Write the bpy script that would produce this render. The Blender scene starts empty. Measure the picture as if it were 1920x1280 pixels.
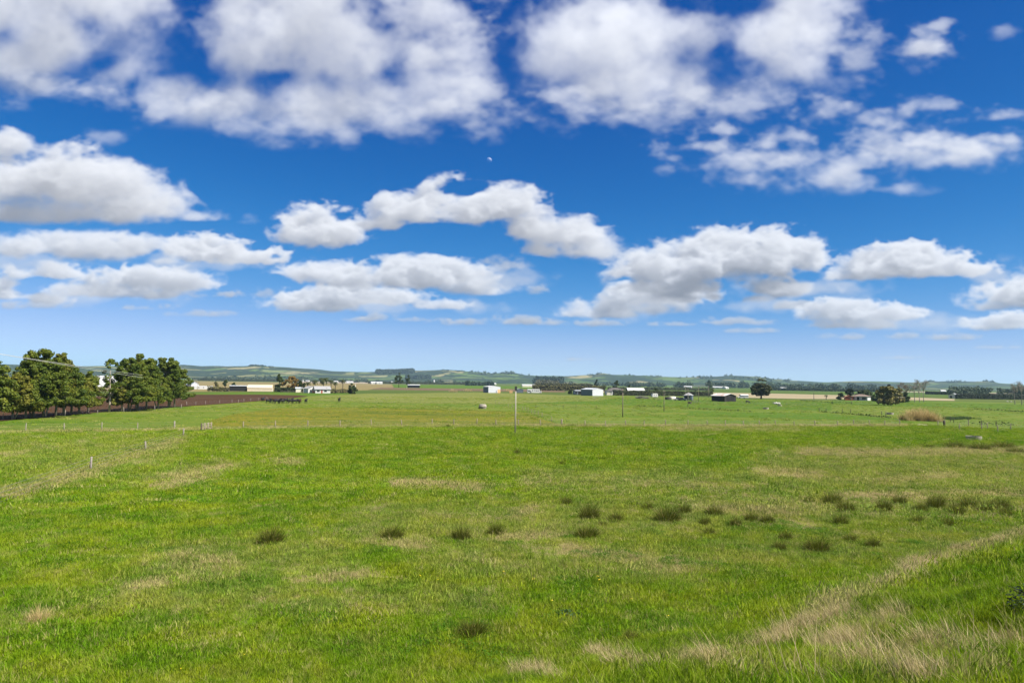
import bpy, math, random
import numpy as np
from mathutils import Vector, Matrix

SC = bpy.context.scene
COL = SC.collection
R_ = math.radians
# ---------------------------------------------------------------- camera: on a road bank 8 m above the paddocks, rolled 0.78 degrees
EYE = np.array([0.0, 0.0, 8.0]); FOC = 1321.0; PITCH, ROLL = R_(3.29), R_(0.78)
FWD = np.array([0, math.cos(PITCH), math.sin(PITCH)])
UP0 = np.array([0, -math.sin(PITCH), math.cos(PITCH)]); RT0 = np.array([1.0, 0, 0])
RT = math.cos(ROLL) * RT0 + math.sin(ROLL) * UP0; UPV = -math.sin(ROLL) * RT0 + math.cos(ROLL) * UP0
cam = bpy.data.cameras.new('camera'); camo = bpy.data.objects.new('camera', cam); COL.objects.link(camo)
cam.sensor_width = 36; cam.lens = FOC / 1920 * 36; cam.clip_start = 0.1; cam.clip_end = 40000
camo.matrix_world = Matrix(((RT[0], UPV[0], -FWD[0], EYE[0]), (RT[1], UPV[1], -FWD[1], EYE[1]), (RT[2], UPV[2], -FWD[2], EYE[2]), (0, 0, 0, 1)))
SC.camera = camo
# ---------------------------------------------------------------- sun, exposure
SUN_AZ, SUN_EL = R_(115), R_(50)                                # from the right and a little behind; agrees with the half moon
SUN = np.array([math.sin(SUN_AZ) * math.cos(SUN_EL), math.cos(SUN_AZ) * math.cos(SUN_EL), math.sin(SUN_EL)])
sl = bpy.data.lights.new('sun', 'SUN'); sl.energy = 4.6; sl.angle = R_(0.53); sl.color = (1.0, .955, .88)
slo = bpy.data.objects.new('sun', sl); COL.objects.link(slo); slo.rotation_euler = Vector(SUN).to_track_quat('Z', 'Y').to_euler()
vs = SC.view_settings; SC.display_settings.display_device = 'sRGB'
vs.view_transform = 'Standard'; vs.look = 'None'; vs.exposure = 1.2; vs.gamma = 1.0; vs.use_curve_mapping = False
cy = SC.cycles
cy.max_bounces = 6; cy.diffuse_bounces = 3; cy.glossy_bounces = 2; cy.transmission_bounces = 3; cy.transparent_max_bounces = 8; cy.volume_bounces = 1
cy.use_denoising = True; cy.caustics_reflective = False; cy.caustics_refractive = False
EXPO = 2.0 ** vs.exposure
SKY_STRENGTH, CLOUD_WHITE = 0.085, 1.0 / EXPO
# ---------------------------------------------------------------- clouds: small volumes, lit by the sun, seen from below, charted over the sky
CHX0, CHX1, CHY0, CHY1, CHS = -420, 2340, -460, 700, 1.6      # chart of the northern sky, in 1/1321 rad about the view axis

def cubic_matrix(n, cells, off):
    """n samples over `cells` noise cells: a smooth B-spline interpolation matrix (n, cells + 4)."""
    p = np.linspace(0, cells, n, endpoint=False) + off
    i = np.floor(p).astype(int); f = p - i
    w = [(1 - f)**3 / 6, (3*f**3 - 6*f**2 + 4) / 6, (-3*f**3 + 3*f**2 + 3*f + 1) / 6, f**3 / 6]
    m = np.zeros((n, int(cells) + 6), np.float32)
    for k in range(4): m[np.arange(n), i + k] += w[k]
    return m

def volume_noise(rng, shape, ext, scale, octaves, gain=0.5, billow=0.0):
    """Fractal noise on a (y, x, z) grid of extent ext, first cell size `scale`; about 0..1."""
    out = np.zeros(shape, np.float32); amp = 1.0; tot = 0.0; sc = scale
    for o in range(octaves):
        if sc < 1.3 * ext[1] / shape[1]: break
        ms = [cubic_matrix(shape[a], ext[a] / sc, rng.random()) for a in range(3)]
        r = rng.random((ms[0].shape[1], ms[1].shape[1], ms[2].shape[1]), dtype=np.float32)
        t = np.tensordot(ms[0], r, (1, 0)); t = np.tensordot(t, ms[1], (1, 1)); t = np.tensordot(t, ms[2], (1, 1))
        t = np.clip((t - .5) * 2.1 + .5, 0, 1)
        if billow: t = t * (1 - billow) + billow * (1 - np.abs(2 * t - 1)**1.0 * 1.6)
        out += amp * t; tot += amp; amp *= gain; sc *= 0.5
    return (out - out.mean()) / out.std()

SUN_CHART = np.array([0.58, 0.80, -0.16])                      # sun in the chart's right, up, away frame

def cloud_patch(rng, blobs, cell, crisp=1.0, sigma=0.05, amp=0.46, flat=0.6, dark=1.0, step=2.0, squash=1.7, thr=0.16, octv=6, gain=.60, tone=1.0, pad=26, seed=0):
    b = np.array(blobs, float)
    rx, ry = b[:, 2], b[:, 3]
    x0, x1 = (b[:, 0] - rx).min() - pad, (b[:, 0] + rx).max() + pad
    y0, y1 = (b[:, 1] - ry).min() - pad * .85, (b[:, 1] + ry).max() + pad * .7
    rz = np.clip(np.minimum(rx, ry * 2.2) * .9, 14, 130)
    zd = rz.max() * 1.05
    nx, ny = int((x1 - x0) / step) + 1, int((y1 - y0) / step) + 1
    zs = max(step * 1.6, 2 * zd / 44); nz = int(2 * zd / zs) + 1
    X = np.linspace(x0, x1, nx, dtype=np.float32)[None, :, None]
    Y = np.linspace(y1, y0, ny, dtype=np.float32)[:, None, None]       # first row is the bottom
    Z = np.linspace(-zd, zd, nz, dtype=np.float32)[None, None, :]
    ext = (y1 - y0, x1 - x0, 2 * zd)
    N = volume_noise(rng, (ny, nx, nz), (ext[0] * squash, ext[1], ext[2]), cell, octv, gain, 0.5 * min(crisp, 1))
    acc = np.zeros((ny, nx, nz), np.float32)
    K = 7.0
    for (cx, cy, ax, ay), az in zip(b[:, :4], rz):
        up = np.where(Y <= cy, ay, ay * flat).astype(np.float32)
        q = np.sqrt(((X - cx) / ax)**2 + ((Y - cy) / up)**2 + (Z / az)**2)
        acc += np.exp(np.clip(K * (1 - q), -40, 20))
    F = np.log(acc + 1e-9) / K
    edge = (0.14 + 0.75 * (1 - crisp)) * (1 + 1.5 * np.clip((Y - (y0 + .45 * (y1 - y0))) / (.45 * (y1 - y0)), 0, 1)).astype(np.float32)
    rho = np.clip((F + amp * .5 * N - thr) / edge, 0, 1)
    rho = rho * rho * (3 - 2 * rho)
    rho *= np.clip((F + 1.0) * 2.0, 0, 1)
    bx = np.minimum(X - x0, x1 - X) / (pad * .6); by = np.minimum(Y - y0, y1 - Y) / (pad * .5); rho *= np.clip(bx, 0, 1) * np.clip(by, 0, 1)
    # optical depth towards the sun, swept from the top row down
    sx, sy, sz = SUN_CHART
    dx, dz = sx / sy * (abs(y1 - y0) / (ny - 1)) / ((x1 - x0) / (nx - 1)), sz / sy * (abs(y1 - y0) / (ny - 1)) / (2 * zd / (nz - 1))
    ds = abs(y1 - y0) / (ny - 1) / sy
    tau = np.zeros_like(rho); ix, fx = int(np.floor(dx)), dx - np.floor(dx); iz, fz = int(np.floor(dz)), dz - np.floor(dz)
    def shift(a, i, ax):
        r = np.zeros_like(a)
        if ax == 0:
            if i > 0: r[:-i] = a[i:]
            elif i < 0: r[-i:] = a[:i]
            else: r[:] = a
        else:
            if i > 0: r[:, :-i] = a[:, i:]
            elif i < 0: r[:, -i:] = a[:, :i]
            else: r[:] = a
        return r
    for k in range(ny - 2, -1, -1):
        s = tau[k + 1] + rho[k + 1] * (sigma * ds)
        s = shift(s, ix, 0) * (1 - fx) + shift(s, ix + 1, 0) * fx
        s = shift(s, iz, 1) * (1 - fz) + shift(s, iz + 1, 1) * fz
        tau[k] = s
    tup = np.zeros_like(rho)
    tup[:-1] = np.cumsum((rho * (sigma * ds * sy))[::-1], 0)[::-1][1:]
    lit = 0.50 * np.exp(-tau * 0.8) + 0.50 * np.exp(-tau * 0.16 * dark)
    amb = 0.55 + 0.45 * np.exp(-tup * 0.25)
    lum = 0.70 * lit + 0.30 * amb
    blu = 0.30 * amb / lum                                         # how much of the light is skylight
    a = 1 - np.exp(-rho * sigma * (2 * zd / (nz - 1)))
    T = np.cumprod(1 - a, 2); T = np.concatenate([np.ones_like(T[:, :, :1]), T[:, :, :-1]], 2)
    w = T * a
    A = w.sum(2); L = (w * lum).sum(2) / np.maximum(A, 1e-5); B = (w * blu).sum(2) / np.maximum(A, 1e-5)
    return x0, x1, y0, y1, A[::-1], L[::-1], B[::-1]              # top row first

def resize(a, h, w):
    yy = np.clip(np.linspace(0, a.shape[0] - 1, h), 0, a.shape[0] - 1.001); xx = np.clip(np.linspace(0, a.shape[1] - 1, w), 0, a.shape[1] - 1.001)
    i, j = yy.astype(int), xx.astype(int); fy, fx = (yy - i)[:, None], (xx - j)[None, :]
    return (a[i][:, j] * (1 - fy) * (1 - fx) + a[i + 1][:, j] * fy * (1 - fx) + a[i][:, j + 1] * (1 - fy) * fx + a[i + 1][:, j + 1] * fy * fx)

# every cloud: list of lobes (x, y, half width, half height) on the chart, then its texture
CLOUDS = [
 # far thin scraps near the horizon
 *[dict(blobs=[(x, y, w, h)], cell=max(w * .28, 7), crisp=.35, sigma=s, amp=.85, dark=7, thr=.05, gain=.6, tone=.70) for x, y, w, h, s in
   [(690, 598, 52, 10, .05), (860, 605, 58, 9, .06), (975, 603, 62, 11, .06), (1125, 608, 52, 9, .06), (385, 590, 70, 9, .03), (1385, 604, 75, 10, .04), (1255, 609, 46, 5, .05),
    (1075, 675, 42, 3.5, .05), (1690, 672, 40, 4, .04), (275, 578, 52, 8, .05), (425, 553, 30, 10, .05), (1480, 575, 70, 11, .05), (790, 601, 40, 6, .04), (1010, 546, 22, 12, .035), (500, 552, 30, 12, .02),
    (1640, 632, 90, 9, .05), (1410, 622, 52, 6, .04), (950, 500, 44, 18, .02), (1040, 607, 30, 7, .05), (60, 575, 90, 10, .04), (1780, 634, 70, 8, .05), (1880, 652, 60, 4, .03)]],
 dict(blobs=[(85, 512, 92, 24), (20, 556, 90, 20), (90, 562, 80, 17), (5, 545, 45, 26)], cell=29, crisp=.72, sigma=.07, dark=1.5),
 dict(blobs=[(265, 524, 140, 32), (330, 535, 90, 26), (200, 548, 130, 22), (280, 555, 110, 14)], cell=29, crisp=.8, sigma=.07, dark=1.4),
 dict(blobs=[(640, 560, 140, 28), (590, 575, 100, 22), (720, 560, 90, 24), (830, 574, 70, 14), (660, 540, 60, 18)], cell=29, crisp=.85, sigma=.075, dark=1.6),
 dict(blobs=[(740, 522, 210, 40), (790, 505, 100, 30), (620, 515, 120, 26), (900, 540, 90, 26), (860, 520, 80, 22)], cell=35, crisp=.8, sigma=.065, dark=1.4),
 dict(blobs=[(1595, 590, 115, 30), (1570, 578, 60, 22), (1690, 590, 60, 24), (1610, 612, 100, 16)], cell=29, crisp=.85, sigma=.07, dark=1.5),
 dict(blobs=[(1870, 610, 95, 20), (1905, 600, 60, 20)], cell=24, crisp=.8, sigma=.08, dark=1.3),
 dict(blobs=[(1900, 560, 110, 34), (1950, 545, 90, 42), (1850, 575, 60, 18)], cell=30, crisp=.75, sigma=.06, dark=1.6),
 dict(blobs=[(1180, 578, 120, 30), (1250, 556, 110, 30), (1120, 590, 90, 18), (1190, 545, 60, 22)], cell=35, crisp=.8, sigma=.06, dark=1.8),
 dict(blobs=[(1350, 490, 130, 60), (1240, 512, 110, 48), (1460, 485, 105, 58), (1360, 455, 60, 30), (1290, 540, 150, 32), (1450, 545, 130, 26), (1330, 560, 180, 18)], cell=40, crisp=.86, sigma=.055, dark=1.5),
 dict(blobs=[(1700, 498, 120, 46), (1640, 505, 90, 36), (1780, 508, 100, 34), (1720, 480, 60, 30), (1590, 522, 60, 16)], cell=36, crisp=.9, sigma=.06, dark=1.2, flat=.5),
 dict(blobs=[(385, 472, 80, 36), (350, 470, 50, 24), (470, 484, 90, 26), (430, 478, 60, 26)], cell=29, crisp=.9, sigma=.065, dark=1.2),
 dict(blobs=[(600, 436, 88, 54), (580, 420, 56, 38), (640, 445, 62, 34), (560, 440, 50, 34)], cell=37, crisp=.86, sigma=.055, dark=1.3),
 dict(blobs=[(835, 372, 64, 48), (770, 400, 80, 36), (715, 420, 50, 28), (900, 400, 70, 40), (955, 392, 84, 52), (1010, 430, 70, 40), (1075, 445, 80, 44), (1110, 470, 60, 34), (1030, 470, 60, 26), (730, 380, 44, 22)], cell=40, crisp=.84, sigma=.05, dark=1.1),
 dict(blobs=[(150, 470, 180, 40), (60, 465, 110, 34), (240, 470, 110, 32), (290, 490, 60, 16)], cell=50, crisp=.62, sigma=.045, dark=2.2),
 dict(blobs=[(60, 345, 210, 84), (180, 355, 130, 72), (270, 395, 110, 52), (20, 300, 90, 62), (130, 405, 210, 40), (370, 412, 60, 18)], cell=59, crisp=.8, sigma=.035, dark=1.4, flat=.55),
 # middle height scraps on the right
 dict(blobs=[(1740, 286, 150, 56), (1790, 276, 80, 46), (1680, 292, 90, 40), (1860, 258, 70, 22)], cell=40, crisp=.10, sigma=.017, dark=1.0, amp=.72, thr=.14, gain=.64, pad=60, seed=2),
 dict(blobs=[(1570, 338, 150, 40), (1440, 348, 110, 34), (1430, 306, 90, 44), (1500, 256, 80, 26), (1610, 312, 90, 28), (1690, 355, 110, 22), (1480, 300, 120, 26)], cell=38, crisp=.0, sigma=.0135, dark=1.0, amp=.85, thr=.17, gain=.64, pad=60, seed=4),
 dict(blobs=[(1310, 275, 76, 22), (1360, 248, 50, 20), (1290, 320, 44, 20), (1270, 300, 60, 12)], cell=26, crisp=.0, sigma=.012, amp=.85, thr=.05, gain=.66, pad=50),
 # thin grey veils among the low banks
 dict(blobs=[(150, 560, 220, 24)], cell=34, crisp=.0, sigma=.011, amp=.8, dark=3, thr=.02, gain=.62, pad=50, tone=.84, seed=0),
 dict(blobs=[(330, 500, 130, 22)], cell=34, crisp=.0, sigma=.011, amp=.8, dark=3, thr=.02, gain=.62, pad=50, tone=.84, seed=1),
 dict(blobs=[(700, 580, 240, 20)], cell=34, crisp=.0, sigma=.011, amp=.8, dark=3, thr=.02, gain=.62, pad=50, tone=.84, seed=2),
 dict(blobs=[(930, 530, 110, 26)], cell=34, crisp=.0, sigma=.011, amp=.8, dark=3, thr=.02, gain=.62, pad=50, tone=.84, seed=3),
 dict(blobs=[(1130, 590, 140, 20)], cell=34, crisp=.0, sigma=.011, amp=.8, dark=3, thr=.02, gain=.62, pad=50, tone=.84, seed=4),
 dict(blobs=[(1330, 575, 260, 22)], cell=34, crisp=.0, sigma=.011, amp=.8, dark=3, thr=.02, gain=.62, pad=50, tone=.84, seed=5),
 dict(blobs=[(1540, 545, 140, 26)], cell=34, crisp=.0, sigma=.011, amp=.8, dark=3, thr=.02, gain=.62, pad=50, tone=.84, seed=6),
 dict(blobs=[(1700, 610, 190, 20)], cell=34, crisp=.0, sigma=.011, amp=.8, dark=3, thr=.02, gain=.62, pad=50, tone=.84, seed=7),
 dict(blobs=[(1850, 520, 90, 26)], cell=34, crisp=.0, sigma=.011, amp=.8, dark=3, thr=.02, gain=.62, pad=50, tone=.84, seed=8),
 dict(blobs=[(480, 500, 120, 16)], cell=34, crisp=.0, sigma=.011, amp=.8, dark=3, thr=.02, gain=.62, pad=50, tone=.84, seed=9),
 dict(blobs=[(1150, 480, 60, 24)], cell=34, crisp=.0, sigma=.011, amp=.8, dark=3, thr=.02, gain=.62, pad=50, tone=.84, seed=10),
 dict(blobs=[(40, 500, 120, 24)], cell=34, crisp=.0, sigma=.011, amp=.8, dark=3, thr=.02, gain=.62, pad=50, tone=.84, seed=11),
 dict(blobs=[(1735, 95, 60, 34), (1765, 75, 34, 34), (1715, 125, 40, 26)], cell=43, crisp=.05, sigma=.018, amp=.85, thr=.1),
 dict(blobs=[(1690, 212, 90, 26), (1750, 200, 60, 22), (1640, 232, 50, 20)], cell=40, crisp=.05, sigma=.010, amp=.9),
 dict(blobs=[(1870, 222, 80, 16)], cell=31, crisp=.05, sigma=.014, amp=.9),
 dict(blobs=[(1880, 62, 44, 26)], cell=37, crisp=.1, sigma=.008, amp=.6),
 dict(blobs=[(200, 262, 50, 26)], cell=31, crisp=.1, sigma=.008, amp=.6),
 dict(blobs=[(478, 415, 36, 14)], cell=25, crisp=.1, sigma=.012, amp=.6),
 # the three large ones overhead
 dict(blobs=[(1130, 90, 150, 100), (1050, 120, 90, 100), (1290, 70, 230, 140), (1440, 60, 150, 150), (1500, 130, 110, 90), (1250, 150, 240, 76), (1100, 170, 120, 54), (1360, 165, 170, 60), (1190, 200, 150, 34), (1350, -40, 260, 90)],
      cell=84, crisp=.50, sigma=.0105, amp=.56, dark=.8, step=2.6, flat=.85, squash=1.15, octv=7, thr=.10, gain=.70, pad=110, seed=3, tone=1.17),
 dict(blobs=[(530, 40, 160, 120), (650, 90, 190, 140), (470, 90, 96, 76), (720, 190, 160, 72), (820, 180, 110, 70), (560, 195, 200, 60), (410, 205, 140, 54), (790, 20, 130, 60), (865, 95, 62, 44), (640, 215, 170, 46), (320, 180, 90, 40), (880, 160, 60, 66), (640, -60, 260, 80)],
      cell=84, crisp=.50, sigma=.0105, amp=.56, dark=1.0, step=2.6, flat=.85, squash=1.15, octv=7, thr=.10, gain=.70, pad=110, seed=1, tone=1.17),
 dict(blobs=[(0, 10, 300, 120), (210, 0, 130, 96), (130, 90, 160, 70), (30, 110, 170, 60), (210, 140, 100, 36), (100, 160, 120, 32), (130, -70, 260, 90)],
      cell=90, crisp=.45, sigma=.011, amp=.54, dark=1.7, step=2.6, flat=.85, squash=1.15, octv=7, thr=.08, gain=.70, pad=110, seed=1, tone=1.17),
 # torn fringes under the large ones
 dict(blobs=[(1180, 225, 190, 36), (1080, 205, 110, 40), (1400, 205, 160, 36)], cell=40, crisp=.0, sigma=.0075, amp=1.0, dark=.8, octv=6, thr=.05, gain=.68, pad=70, seed=0),
 dict(blobs=[(700, 245, 210, 40), (560, 240, 150, 36), (880, 205, 70, 60), (350, 215, 110, 36)], cell=40, crisp=.0, sigma=.0075, amp=1.0, dark=.8, octv=6, thr=.05, gain=.68, pad=70, seed=1),
 dict(blobs=[(90, 178, 130, 34), (170, 190, 60, 26)], cell=40, crisp=.0, sigma=.0075, amp=1.0, dark=.8, octv=6, thr=.05, gain=.68, pad=70, seed=2),
 dict(blobs=[(1600, 110, 60, 90)], cell=40, crisp=.0, sigma=.0075, amp=1.0, dark=.8, octv=6, thr=.05, gain=.68, pad=70, seed=3),
 dict(blobs=[(890, 60, 60, 50), (820, 120, 60, 40)], cell=40, crisp=.0, sigma=.0075, amp=1.0, dark=.8, octv=6, thr=.05, gain=.68, pad=70, seed=4),
 # beyond the frame: the same kind of sky goes on
 dict(blobs=[(800, -260, 260, 90), (1000, -300, 180, 70)], cell=99, crisp=.4, sigma=.012, amp=.6, dark=1.2, step=5.0, flat=.9),
 dict(blobs=[(1750, -200, 260, 90)], cell=99, crisp=.4, sigma=.012, amp=.6, dark=1.2, step=5.0, flat=.9),
 dict(blobs=[(2150, 60, 150, 110), (2100, 420, 160, 60)], cell=82, crisp=.5, sigma=.014, amp=.6, dark=1.2, step=5.0, flat=.8),
 dict(blobs=[(2120, 560, 160, 40)], cell=37, crisp=.8, sigma=.06, dark=1.4, step=4.0),
 dict(blobs=[(-220, 420, 130, 50), (-260, 540, 150, 30)], cell=43, crisp=.8, sigma=.05, dark=1.4, step=4.0),
 dict(blobs=[(-260, 170, 150, 80)], cell=82, crisp=.5, sigma=.014, amp=.6, dark=1.2, step=5.0, flat=.8),
]

def sky_chart():
    W, H = int((CHX1 - CHX0) / CHS), int((CHY1 - CHY0) / CHS)
    A = np.zeros((H, W), np.float32); C = np.zeros((H, W, 3), np.float32)
    for k, c in enumerate(CLOUDS):
        rng = np.random.default_rng(100 + k + 1000 * c.get('seed', 0))
        x0, x1, y0, y1, a, l, b = cloud_patch(rng, **c)
        far = np.clip(((y0 + y1) / 2 - 380) / 260, 0, 1)              # air between us and the low, distant ones
        i0, i1 = int(round((x0 - CHX0) / CHS)), int(round((x1 - CHX0) / CHS)); j0, j1 = int(round((y0 - CHY0) / CHS)), int(round((y1 - CHY0) / CHS))
        a, l, b = (resize(v, j1 - j0, i1 - i0) for v in (a, l, b))
        ci0, ci1, cj0, cj1 = max(i0, 0), min(i1, W), max(j0, 0), min(j1, H)
        sl = np.s_[cj0 - j0:cj1 - j0, ci0 - i0:ci1 - i0]; a, l, b = a[sl], l[sl], b[sl]
        b = np.clip(b, 0, 1)[..., None]
        col = l[..., None] * (np.array([1.0, .992, .975]) * (1 - b) + np.array([.84, .94, 1.20]) * b)
        col = col * c.get('tone', 1.0) * (1 - .16 * far) + np.array([.36, .55, .83]) * .16 * far
        T = np.s_[cj0:cj1, ci0:ci1]
        C[T] = C[T] * (1 - a[..., None]) + col * a[..., None]; A[T] = A[T] * (1 - a) + a
    return A, C                                                    # premultiplied, rows from the top
def sky_image():
    A, C = sky_chart()
    C = C / np.maximum(A, 1e-4)[..., None]
    chart = np.concatenate([C, A[..., None]], 2).astype(np.float32)
    W, H = 4608, 1000
    az = (np.arange(W) + .5) / W * 360 - 180
    el = ((np.arange(H) + .5) / H)**(1 / .65) * 90
    k = np.round(az / 88); f = az - 88 * k; f = np.where(k % 2 != 0, -f, f)         # the charted sky goes on round the compass, turned about
    a, e = np.radians(f)[None, :], np.radians(el)[:, None]
    d = np.stack([np.sin(a) * np.cos(e), np.cos(a) * np.cos(e), np.sin(e) + 0 * a], -1).astype(np.float32)
    fz = np.maximum(d @ FWD.astype(np.float32), .05)
    px = (960 + FOC * (d @ RT.astype(np.float32)) / fz - CHX0) / CHS; py = (640 - FOC * (d @ UPV.astype(np.float32)) / fz - CHY0) / CHS
    h, w = A.shape
    ok = (px > 1) & (px < w - 2) & (py > 1) & (py < h - 2)
    px = np.clip(px, 1, w - 2.01); py = np.clip(py, 1, h - 2.01)
    i, j = py.astype(np.int32), px.astype(np.int32); v, u = (py - i)[..., None], (px - j)[..., None]
    flat = chart.reshape(-1, 4); q = i * w + j
    out = (flat[q] * (1 - u) + flat[q + 1] * u) * (1 - v) + (flat[q + w] * (1 - u) + flat[q + w + 1] * u) * v
    fade = np.clip((43 - el) / 8, 0, 1)[:, None]
    out[..., 3] *= np.where(ok, 1, 0) * fade
    rng = np.random.default_rng(7)                                                   # above 35 degrees: the same broken cloud, overhead
    n = 700
    N = volume_noise(rng, (n, n, 1), (n, n, 1), 90, 6, .6)[..., 0]
    top = el > 33
    rr = 1 / np.tan(np.radians(el[top]))[:, None]; aa = np.radians(az)[None, :]
    X = np.clip((np.sin(aa) * rr / 1.6 + 1) / 2 * (n - 1), 0, n - 1).astype(int); Y = np.clip((np.cos(aa) * rr / 1.6 + 1) / 2 * (n - 1), 0, n - 1).astype(int)
    al = np.clip((N[Y, X] - .15) / .9, 0, 1) * np.clip((el[top] - 33) / 8, 0, 1)[:, None]
    lum = .82 - .22 * np.clip((N[Y, X] - .6) / 1.5, 0, 1)
    o = out[top]; ta = 1 - (1 - o[..., 3]) * (1 - al); wgt = (al / np.maximum(ta, 1e-4))[..., None]
    o[..., :3] = o[..., :3] * (1 - wgt) + (lum[..., None] * np.array([1, 1, 1.03])) * wgt; o[..., 3] = ta
    out[top] = o
    img = bpy.data.images.new('cloud_map', W, H, alpha=True, float_buffer=True)
    img.colorspace_settings.name = 'Non-Color'; img.alpha_mode = 'CHANNEL_PACKED'
    img.pixels.foreach_set(np.ascontiguousarray(out, np.float32).ravel()); img.update(); img.pack()
    return img

def build_world():
    w = bpy.data.worlds.new('World'); SC.world = w; w.use_nodes = True
    nt = w.node_tree; nt.nodes.clear(); N, L = nt.nodes.new, nt.links.new
    out = N('ShaderNodeOutputWorld')
    sky = N('ShaderNodeTexSky'); sky.sky_type = 'NISHITA'; sky.sun_disc = False; sky.sun_elevation = SUN_EL; sky.sun_rotation = SUN_AZ
    sky.altitude = 0; sky.air_density = 0.6; sky.dust_density = 0.0; sky.ozone_density = 6.0
    # the clear air's deep, saturated blue: one tone curve per channel over the whole sky
    ch = N('ShaderNodeSeparateColor'); L(sky.outputs[0], ch.inputs[0]); cc = N('ShaderNodeCombineColor')
    def M(op, a, b=None):
        n = N('ShaderNodeMath'); n.operation = op
        for s, v in zip(n.inputs, (a, b)):
            if v is None: continue
            if isinstance(v, (int, float)): s.default_value = v
            else: L(v, s)
        return n.outputs[0]
    for i, (k, g, lim) in enumerate(((.016, 3.6, .55), (.074, 1.5, 1.5), (.180, .80, 50))):
        x = M('MULTIPLY', M('POWER', ch.outputs[i], g), k)
        L(M('MULTIPLY', M('DIVIDE', x, M('ADD', M('DIVIDE', x, lim), 1.0)), 1 / SKY_STRENGTH / EXPO), cc.inputs[i])
    bg = N('ShaderNodeBackground'); bg.inputs[1].default_value = SKY_STRENGTH; L(cc.outputs[0], bg.inputs[0])
    tc = N('ShaderNodeTexCoord'); sp = N('ShaderNodeSeparateXYZ'); L(tc.outputs['Generated'], sp.inputs[0])
    az = M('ARCTAN2', sp.outputs[0], sp.outputs[1]); u = M('ADD', M('DIVIDE', az, 2 * math.pi), .5)
    el = M('DIVIDE', M('ARCSINE', M('MINIMUM', M('MAXIMUM', sp.outputs[2], 0.0), 1.0)), math.pi / 2)
    v = M('POWER', el, .65)
    cb = N('ShaderNodeCombineXYZ'); L(u, cb.inputs[0]); L(v, cb.inputs[1])
    im = N('ShaderNodeTexImage'); im.image = sky_image(); im.extension = 'EXTEND'; im.interpolation = 'Linear'; L(cb.outputs[0], im.inputs[0])
    cb2 = N('ShaderNodeBackground'); cb2.inputs[1].default_value = CLOUD_WHITE; L(im.outputs[0], cb2.inputs[0])
    mx = N('ShaderNodeMixShader'); L(im.outputs[1], mx.inputs[0]); L(bg.outputs[0], mx.inputs[1]); L(cb2.outputs[0], mx.inputs[2])
    L(mx.outputs[0], out.inputs[0])
build_world()
# ---------------------------------------------------------------- helpers
rng = np.random.default_rng(11); random.seed(5)

def top(o, label, cat, group=None):
    o['label'] = label; o['category'] = cat
    if group: o['group'] = group
    return o

def empty(name, loc, rz=0.0):
    o = bpy.data.objects.new(name, None); COL.objects.link(o); o.location = loc; o.rotation_euler = (0, 0, rz); o.empty_display_size = .3
    return o

def mesh(name, V, F, mat=None, smooth=False, attrs=None):
    """F: (n,3) or (n,4) array, or a list of polygons."""
    me = bpy.data.meshes.new(name)
    V = np.asarray(V, np.float32)
    if isinstance(F, np.ndarray):
        n, k = F.shape
        me.vertices.add(len(V)); me.vertices.foreach_set('co', V.ravel())
        me.loops.add(n * k); me.loops.foreach_set('vertex_index', F.astype(np.int32).ravel())
        me.polygons.add(n); me.polygons.foreach_set('loop_start', np.arange(0, n * k, k, dtype=np.int32)); me.polygons.foreach_set('loop_total', np.full(n, k, np.int32))
        me.update(calc_edges=True)
    else:
        me.from_pydata([tuple(map(float, v)) for v in V], [], [tuple(f) for f in F]); me.update()
    if smooth: me.polygons.foreach_set('use_smooth', np.ones(len(me.polygons), bool))
    for k, v in (attrs or {}).items():
        v = np.asarray(v, np.float32)
        if v.ndim == 1: me.attributes.new(k, 'FLOAT', 'POINT').data.foreach_set('value', v)
        else: me.attributes.new(k, 'FLOAT_VECTOR', 'POINT').data.foreach_set('vector', v.ravel())
    if mat: me.materials.append(mat)
    return me

def put(name, me, parent=None, loc=(0, 0, 0), rz=0.0):
    o = bpy.data.objects.new(name, me); COL.objects.link(o); o.location = loc; o.rotation_euler = (0, 0, rz)
    if parent: o.parent = parent
    return o

def clone(root, loc, rz, label, cat, group=None, scale=None):
    r = root.copy(); COL.objects.link(r); r.location = loc; r.rotation_euler = (0, 0, rz)
    if scale: r.scale = scale
    top(r, label, cat, group)
    for c in list(root.children):
        d = c.copy(); COL.objects.link(d); d.parent = r
        for g in list(c.children):
            e = g.copy(); COL.objects.link(e); e.parent = d
    return r

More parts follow.
